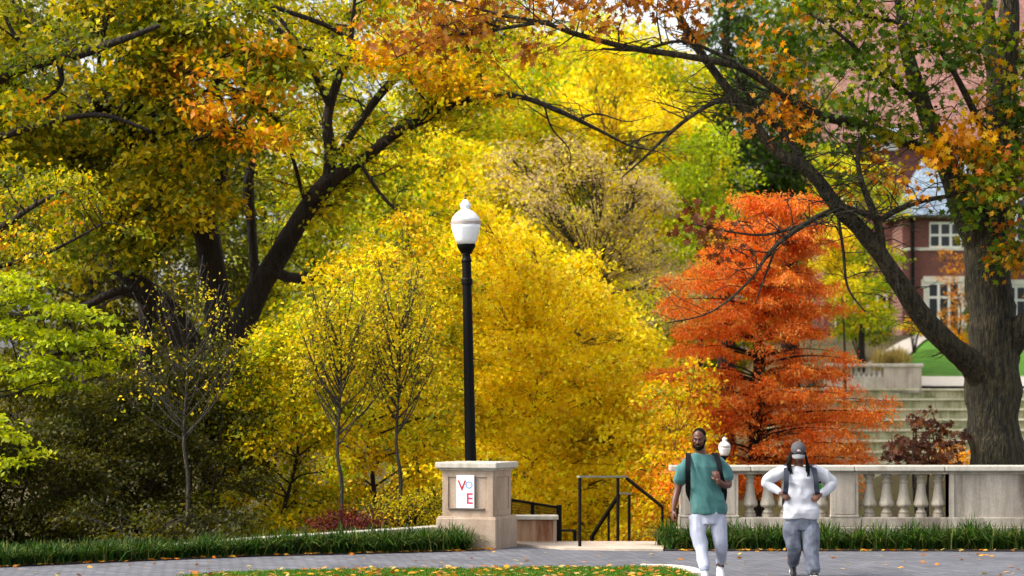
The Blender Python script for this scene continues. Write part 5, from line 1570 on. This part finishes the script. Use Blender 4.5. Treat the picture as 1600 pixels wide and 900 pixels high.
# --- the far wood, each tree by itself
far = [(-150, 200, 118, P_dark, 'dark olive'), (60, 160, 126, P_olive, 'olive'), (260, 200, 120, P_olive, 'dull green'), (450, 160, 130, P_yelgreen, 'yellow green'),
       (620, 200, 118, P_yelgreen, 'soft yellow'), (790, 260, 122, P_yelgreen, 'pale olive'), (960, 220, 128, P_yelgreen, 'muted yellow'), (1110, 300, 120, P_olive, 'green'), (1270, 300, 124, np.r_[P_yelgreen, P_olive], 'mixed green')]
spots = ['behind the far corner of the wood', 'beyond the maple trunks', 'beyond the forked maple trunk', 'far behind the leaning trunk', 'far behind the lamp globe', 'far behind the lemon tree', 'far behind the tan tree', 'far behind the rust conifer', 'close to the hall corner']
for (px, top, Y, p, nm), spn in zip(far, spots):
    poly = [(px - 110, top + 60), (px, top), (px + 110, top + 60), (px + 125, 560), (px, 700), (px - 125, 560)]
    mid('tree', f'{nm} tree standing {spn}', poly, Y, p, 64, px, depth=9, leaf=.28, cover=2.6, r0=.3, spray=1.1, per=20, twig=0, group='trees of the far wood')

# ================================================================== THE OAK
OY = 43
oak = [
    L((1562, 960, OY, 56), (1560, 830, OY, 50), (1558, 725, OY, 44.5), (1554, 650, OY, 42), (1552, 590, OY, 44), (1552, 530, OY, 39), (1548, 470, OY, 36), (1544, 400, OY, 36), (1548, 330, OY, 36), (1560, 260, OY, 30), (1566, 200, OY, 24), (1570, 120, OY, 19), (1578, 0, OY, 15), (1580, -120, OY, 10)),
    L((1545, 400, OY, 26), (1515, 345, OY - .2, 22), (1495, 300, OY - .3, 19), (1475, 245, OY - .4, 17), (1450, 185, OY - .5, 14), (1432, 130, OY - .5, 12), (1412, 60, OY - .5, 9), (1402, -50, OY - .5, 6)),
    L((1562, 290, OY, 18), (1556, 200, OY + .4, 15), (1552, 100, OY + .6, 12), (1542, 0, OY + .7, 9), (1540, -80, OY + .7, 6)),
    L((1545, 600, OY, 26), (1518, 568, OY - .3, 22), (1485, 540, OY - .7, 18), (1448, 503, OY - 1, 16.5), (1410, 450, OY - 1.3, 15), (1375, 397, OY - 1.5, 13.5), (1342, 356, OY - 1.7, 12.5), (1310, 325, OY - 1.8, 11.5), (1282, 287, OY - 1.9, 10.5), (1252, 257, OY - 2, 10), (1215, 238, OY - 2, 8), (1180, 195, OY - 2, 7.5), (1140, 142, OY - 2, 7), (1100, 90, OY - 2, 6.5), (1068, 38, OY - 2, 6), (1040, -20, OY - 2, 5)),
    L((1258, 262, OY - 2, 7), (1236, 225, OY - 1.8, 5.5), (1205, 190, OY - 1.8, 4.5), (1180, 165, OY - 1.8, 3.5), (1150, 120, OY - 1.8, 3)),
    L((1378, 402, OY - 1.5, 7), (1372, 350, OY - 1.6, 7), (1350, 295, OY - 1.7, 5), (1340, 250, OY - 1.7, 3.5), (1345, 215, OY - 1.7, 2)),
    L((1370, 350, OY - 1.6, 5), (1395, 332, OY - 1.6, 5), (1435, 315, OY - 1.6, 4.5), (1485, 306, OY - 1.4, 3)),
    L((1300, 318, OY - 1.8, 4), (1332, 327, OY - 2, 4), (1366, 342, OY - 1.7, 4)),
    L((1308, 325, OY - 1.8, 5), (1272, 342, OY - 2.1, 4.5), (1235, 366, OY - 2.3, 3.8), (1202, 395, OY - 2.4, 2.8), (1170, 440, OY - 2.5, 2.2), (1110, 488, OY - 2.6, 1.4), (1040, 505, OY - 2.6, .8)),
    L((1285, 338, OY - 2, 3), (1240, 356, OY - 2.2, 2.6), (1190, 367, OY - 2.3, 2.2), (1140, 362, OY - 2.4, 1.7), (1080, 350, OY - 2.4, 1)),
    L((1212, 388, OY - 2.4, 2), (1196, 430, OY - 2.4, 1.7), (1180, 475, OY - 2.4, 1)),
    L((1310, 340, OY - 1.8, 2.6), (1318, 395, OY - 1.8, 2.2), (1325, 450, OY - 1.8, 1.9), (1352, 487, OY - 1.8, 1.1)),
    L((1478, 250, OY - .4, 9), (1420, 222, OY - .8, 8), (1340, 193, OY - 1.2, 7.5), (1285, 182, OY - 1.5, 7.5), (1232, 155, OY - 1.8, 6.5), (1185, 122, OY - 2.1, 5.5), (1140, 100, OY - 2.3, 5.5), (1060, 86, OY - 2.5, 5), (980, 74, OY - 2.6, 4.5), (900, 53, OY - 2.7, 4), (850, 36, OY - 2.8, 3.2), (770, 20, OY - 2.8, 2.6), (690, -5, OY - 2.8, 2)),
    L((1150, 156, OY - 2, 4), (1118, 160, OY - 2.1, 3.8), (1085, 178, OY - 2.2, 3.5), (1048, 207, OY - 2.3, 3), (1008, 245, OY - 2.4, 2), (972, 277, OY - 2.4, 1)),
    L((1050, 205, OY - 2.3, 1.6), (1010, 212, OY - 2.4, 1.3), (960, 240, OY - 2.4, .8)),
    L((1150, 98, OY - 2.3, 3), (1070, 65, OY - 2.4, 2.5), (1000, 78, OY - 2.5, 2.2), (940, 76, OY - 2.5, 2)),
    L((862, 32, OY - 2.8, 3), (800, 42, OY - 2.8, 3), (740, 52, OY - 2.8, 2.6), (680, 60, OY - 2.8, 1.8), (620, 90, OY - 2.8, 1)),
    L((1575, 545, OY, 22), (1602, 505, OY - .3, 17), (1650, 470, OY - .5, 14), (1720, 400, OY - .6, 10), (1800, 260, OY - .6, 6)),
    L((1560, 260, OY, 8), (1500, 130, OY - 1, 5), (1440, 50, OY - 1.4, 4), (1330, 20, OY - 2, 3)),
    L((1440, 160, OY - .5, 6), (1380, 120, OY - 1, 4), (1320, 60, OY - 1.3, 3), (1250, 10, OY - 1.5, 2)),
]
cl = []
cl += poly_clumps([(540, -60), (1060, -60), (1050, 20), (960, 60), (800, 75), (700, 110), (600, 90), (560, 40)], OY - 2.8, 30, depth=1.6, pl=P_oakbrown, n=26, squash=.6)
cl += poly_clumps([(1000, -50), (1100, -50), (1110, 40), (1050, 50)], OY - 2.4, 20, depth=1, pl=np.r_[P_oakbrown, P_oakbrown, P_rust[:1]], n=4)
cl += poly_clumps([(1130, -50), (1240, -50), (1290, 60), (1300, 140), (1200, 170), (1150, 100)], OY - 1.6, 24, depth=2, pl=np.r_[P_oakmix, P_oakgreen, P_orange], n=8)
cl += poly_clumps([(1220, -60), (1540, -60), (1540, 60), (1480, 130), (1360, 110), (1260, 90)], OY - 1.2, 34, depth=3, pl=P_oakgreen, n=26, squash=.6)
cl += poly_clumps([(1330, 90), (1470, 130), (1440, 220), (1340, 240), (1270, 200)], OY - 1.3, 27, depth=2, pl=P_oakgreen, n=15, squash=.6)
cl += poly_clumps([(1480, -40), (1700, -40), (1700, 240), (1580, 230), (1500, 120)], OY - 1.2, 34, depth=3, pl=np.r_[P_oakgreen, P_oakmix[:1]], n=22, squash=.6)
cl += poly_clumps([(1440, 180), (1560, 190), (1600, 240), (1540, 265), (1440, 250)], OY - 1.5, 20, depth=1, pl=P_gold, n=8)
cl += poly_clumps([(1490, 240), (1660, 240), (1660, 400), (1560, 400), (1490, 320)], OY - 1.3, 26, depth=1.6, pl=np.r_[P_oakgreen, P_oakgreen, P_oakmix], n=18)
cl += poly_clumps([(1580, 400), (1680, 400), (1680, 500), (1600, 460)], OY - 1.3, 22, depth=1.2, pl=P_oakmix, n=4)
cl += poly_clumps([(1290, 230), (1420, 240), (1440, 290), (1370, 330), (1300, 290)], OY - 1.6, 16, depth=1, pl=np.r_[P_orange, P_oakmix], n=4)
cl += poly_clumps([(1040, 320), (1140, 330), (1140, 385), (1050, 380)], OY - 2.4, 12, depth=.6, pl=pal('#7a4424', '#8a5a3a', '#6b3a22'), n=4)
cl += poly_clumps([(1130, 180), (1260, 160), (1290, 230), (1180, 240)], OY - 1.9, 14, depth=1, pl=P_orange, n=5)
auto_tree('oak_tree', 'great oak behind the balustrade with one long limb sweeping up and bare twigs', 'tree', (1562, OY), cl, P_oakmix, limbs=oak, barkm=M_barkoak, leaf=.14, cover=2.8,
          tpl='lobed', spray=.42, flat=.5, droop=.9, up=.6, per=14, twig=.006, leafm=M_leaf, jit=.2, limb_r=.25, fine=.55, fine_len=.8)

# --- grasses
def blades(name, label, kind, rows, h, cols, per=90, wdt=.007, spread=.22, lean=.55, m=None, cat=None, hj=.25):
    n = len(rows) * per
    R = np.array([(x, y, z) for x, y, z, s in rows]); S = np.array([s for *_, s in rows])
    o_ = np.repeat(np.arange(len(rows)), per)
    base = R[o_] + np.c_[RNG.normal(0, .06, n), RNG.normal(0, .06, n), np.zeros(n)]
    a = RNG.uniform(0, 2 * math.pi, n)
    hh = h * S[o_] * RNG.uniform(1 - hj, 1 + hj, n)
    sp_ = spread * RNG.uniform(.1, 1.4, n) * S[o_]
    d = np.c_[np.cos(a), np.sin(a), np.zeros(n)]; t = np.c_[-np.sin(a), np.cos(a), np.zeros(n)]
    tw = RNG.uniform(-.8, .8, n)[:, None]; t = t + d * tw
    Vs = []
    for f, wd in ((0, 1), (.4, .9), (.75, .6), (1, .05)):
        c = base + d * (sp_ * f ** 1.7)[:, None]; c[:, 2] += hh * (f - lean * .55 * f ** 3 * np.clip(sp_ / (spread + 1e-6), 0, 1.3))
        Vs += [c - t * wdt * wd, c + t * wdt * wd]
    V = np.stack(Vs, 1).reshape(-1, 3)
    q = np.array([(0, 1, 3, 2), (2, 3, 5, 4), (4, 5, 7, 6)])
    loops = (np.arange(n)[:, None, None] * 8 + q[None]).ravel(); st_ = np.arange(n * 3) * 4
    col = cols[RNG.choice(len(cols), n)] * RNG.uniform(.75, 1.25, (n, 1))
    me = poly_mesh(name, V, loops, st_, np.repeat(np.clip(col, 0, .9), 8, axis=0))
    o = link_mesh(name, me, m or M_grassblade)
    if kind: o['kind'] = kind
    tag(o, label, cat)
    return o
P_lir = pal('#22400d', '#2e5212', '#182f09', '#40621a', '#6a7034')
rows = []
x = bx_(1040)
while x < bx_(2000):
    for yy in (36.35, 36.62, 36.9):
        rows.append((x + random.uniform(-.09, .09), yy + random.uniform(-.06, .06), .01, random.choice((.45, .62, .85, .95, 1.05)) * random.uniform(.8, 1.15)))
    x += .21
rows = [r for r in rows if r[1] > gp(1300, 861)[1] + .1]
blades('border_grass', 'dark green grassy border along the foot of the balustrade', 'stuff', rows, .42, P_lir, cat='border grass', spread=.46, per=120, lean=1.05, wdt=.008)
rows = []
pp, _ = catmull([Vector((*p, 0)) for p in edgeL], [0] * len(edgeL), 30)
ww, _ = catmull([Vector((v.x, v.y, 0)) for v in wl], [0] * len(wl), 40)
prev = None
for p in pp:
    if prev is not None and (p - prev).length < .17: continue
    prev = p
    wq = min(ww, key=lambda v: abs(v.x - p.x))
    wid = max(.25, (wq - p).y - .2)
    for k in range(max(2, int(wid / .27))):
        f = (k + .5) / max(2, int(wid / .27))
        sc = .62 + .4 * min(1, max(0, (p.x + 7) / 6))
        y = p.y + .1 + wid * f + random.uniform(-.05, .05)
        rows.append((p.x + random.uniform(-.07, .07), y, .01, sc * random.uniform(.7, 1.15)))
# stay clear of the pier
pcv = pc
rows = [r for r in rows if (Vector((r[0], r[1], 0)) - pcv).length > .62]
blades('border_grass', 'dark green grassy border along the curved white capped wall', 'stuff', rows, .38, P_lir, cat='border grass', spread=.44, per=110, lean=1.05, wdt=.008)
# lawn grass
rows = []
for i in range(5200):
    x = random.uniform(-4.4, 2.25); y = random.uniform(28.6, 32.2)
    if in_poly(x, y, lawn_pts): rows.append((x, y, .03, random.uniform(.6, 1.2)))
blades('grass', 'short lawn grass on the near island with fallen leaves', 'stuff', rows, .045, pal('#3c6a12', '#4d7c18', '#2f5810', '#6f8424'), per=14, wdt=.004, spread=.03)
blades('grass_tuft', 'pale tan ornamental grass tuft at the top of the terraces', None, [(at(1390, 549, 98).x + random.uniform(-.6, .6), 98 + random.uniform(-.4, .4), ground_z(at(1390, 549, 98).x, 98), random.uniform(.8, 1.1)) for _ in range(9)], 1.05, pal('#e0c47c', '#c8ac5c', '#ecd898', '#a89648'), per=160, wdt=.02, spread=.55, cat='ornamental grass')

# --- fallen leaves
def litter(name, label, pts, cols, size, cat='fallen leaves'):
    n = len(pts)
    C = np.array(pts); D = RNG.normal(0, 1, (n, 3)); D[:, 2] *= .15
    Nv = RNG.normal(0, .25, (n, 3)); Nv[:, 2] += 1
    me = leaves_mesh(name, C, D, Nv, size * RNG.uniform(.6, 1.3, n), cols[RNG.choice(len(cols), n)] * RNG.uniform(.7, 1.1, (n, 1)), 'lobed')
    o = link_mesh(name, me, M_leaftough); o['kind'] = 'stuff'; tag(o, label, cat); return o
pts = []
for i in range(650):
    x = random.uniform(-4.4, 2.2); y = random.uniform(28.6, 32)
    if in_poly(x, y, lawn_pts): pts.append((x, y, .075))
for i in range(420):
    x = random.uniform(-9, 9); y = random.uniform(30, 36)
    if i < 170 and not in_poly(x, y, lawn_pts) and y < gp(800, 862)[1]: pts.append((x, y, .012))
for i in range(220):
    p = random.choice(pp); pts.append((p.x + random.uniform(-.1, .1), p.y + random.uniform(-.1, .25), .02))
for i in range(90):
    pts.append((random.uniform(2.3, 8.5), gp(1300, 861)[1] + random.uniform(-.12, .2), .02))
litter('fallen_leaves', 'dry orange and tan leaves scattered on lawn edge and paving', pts, np.r_[P_orange, pal('#c9a860', '#8f5a30', '#d8c050')], .085)
pts = []
for i in range(9000):
    x = random.uniform(-14, 10); y = random.uniform(37.9, 60)
    pts.append((x, y, ground_z(x, y) + .05))
litter('fallen_leaves', 'yellow and brown leaves lying on the bank below the walk', pts, np.r_[P_orange, P_gold, P_oligold], .12)
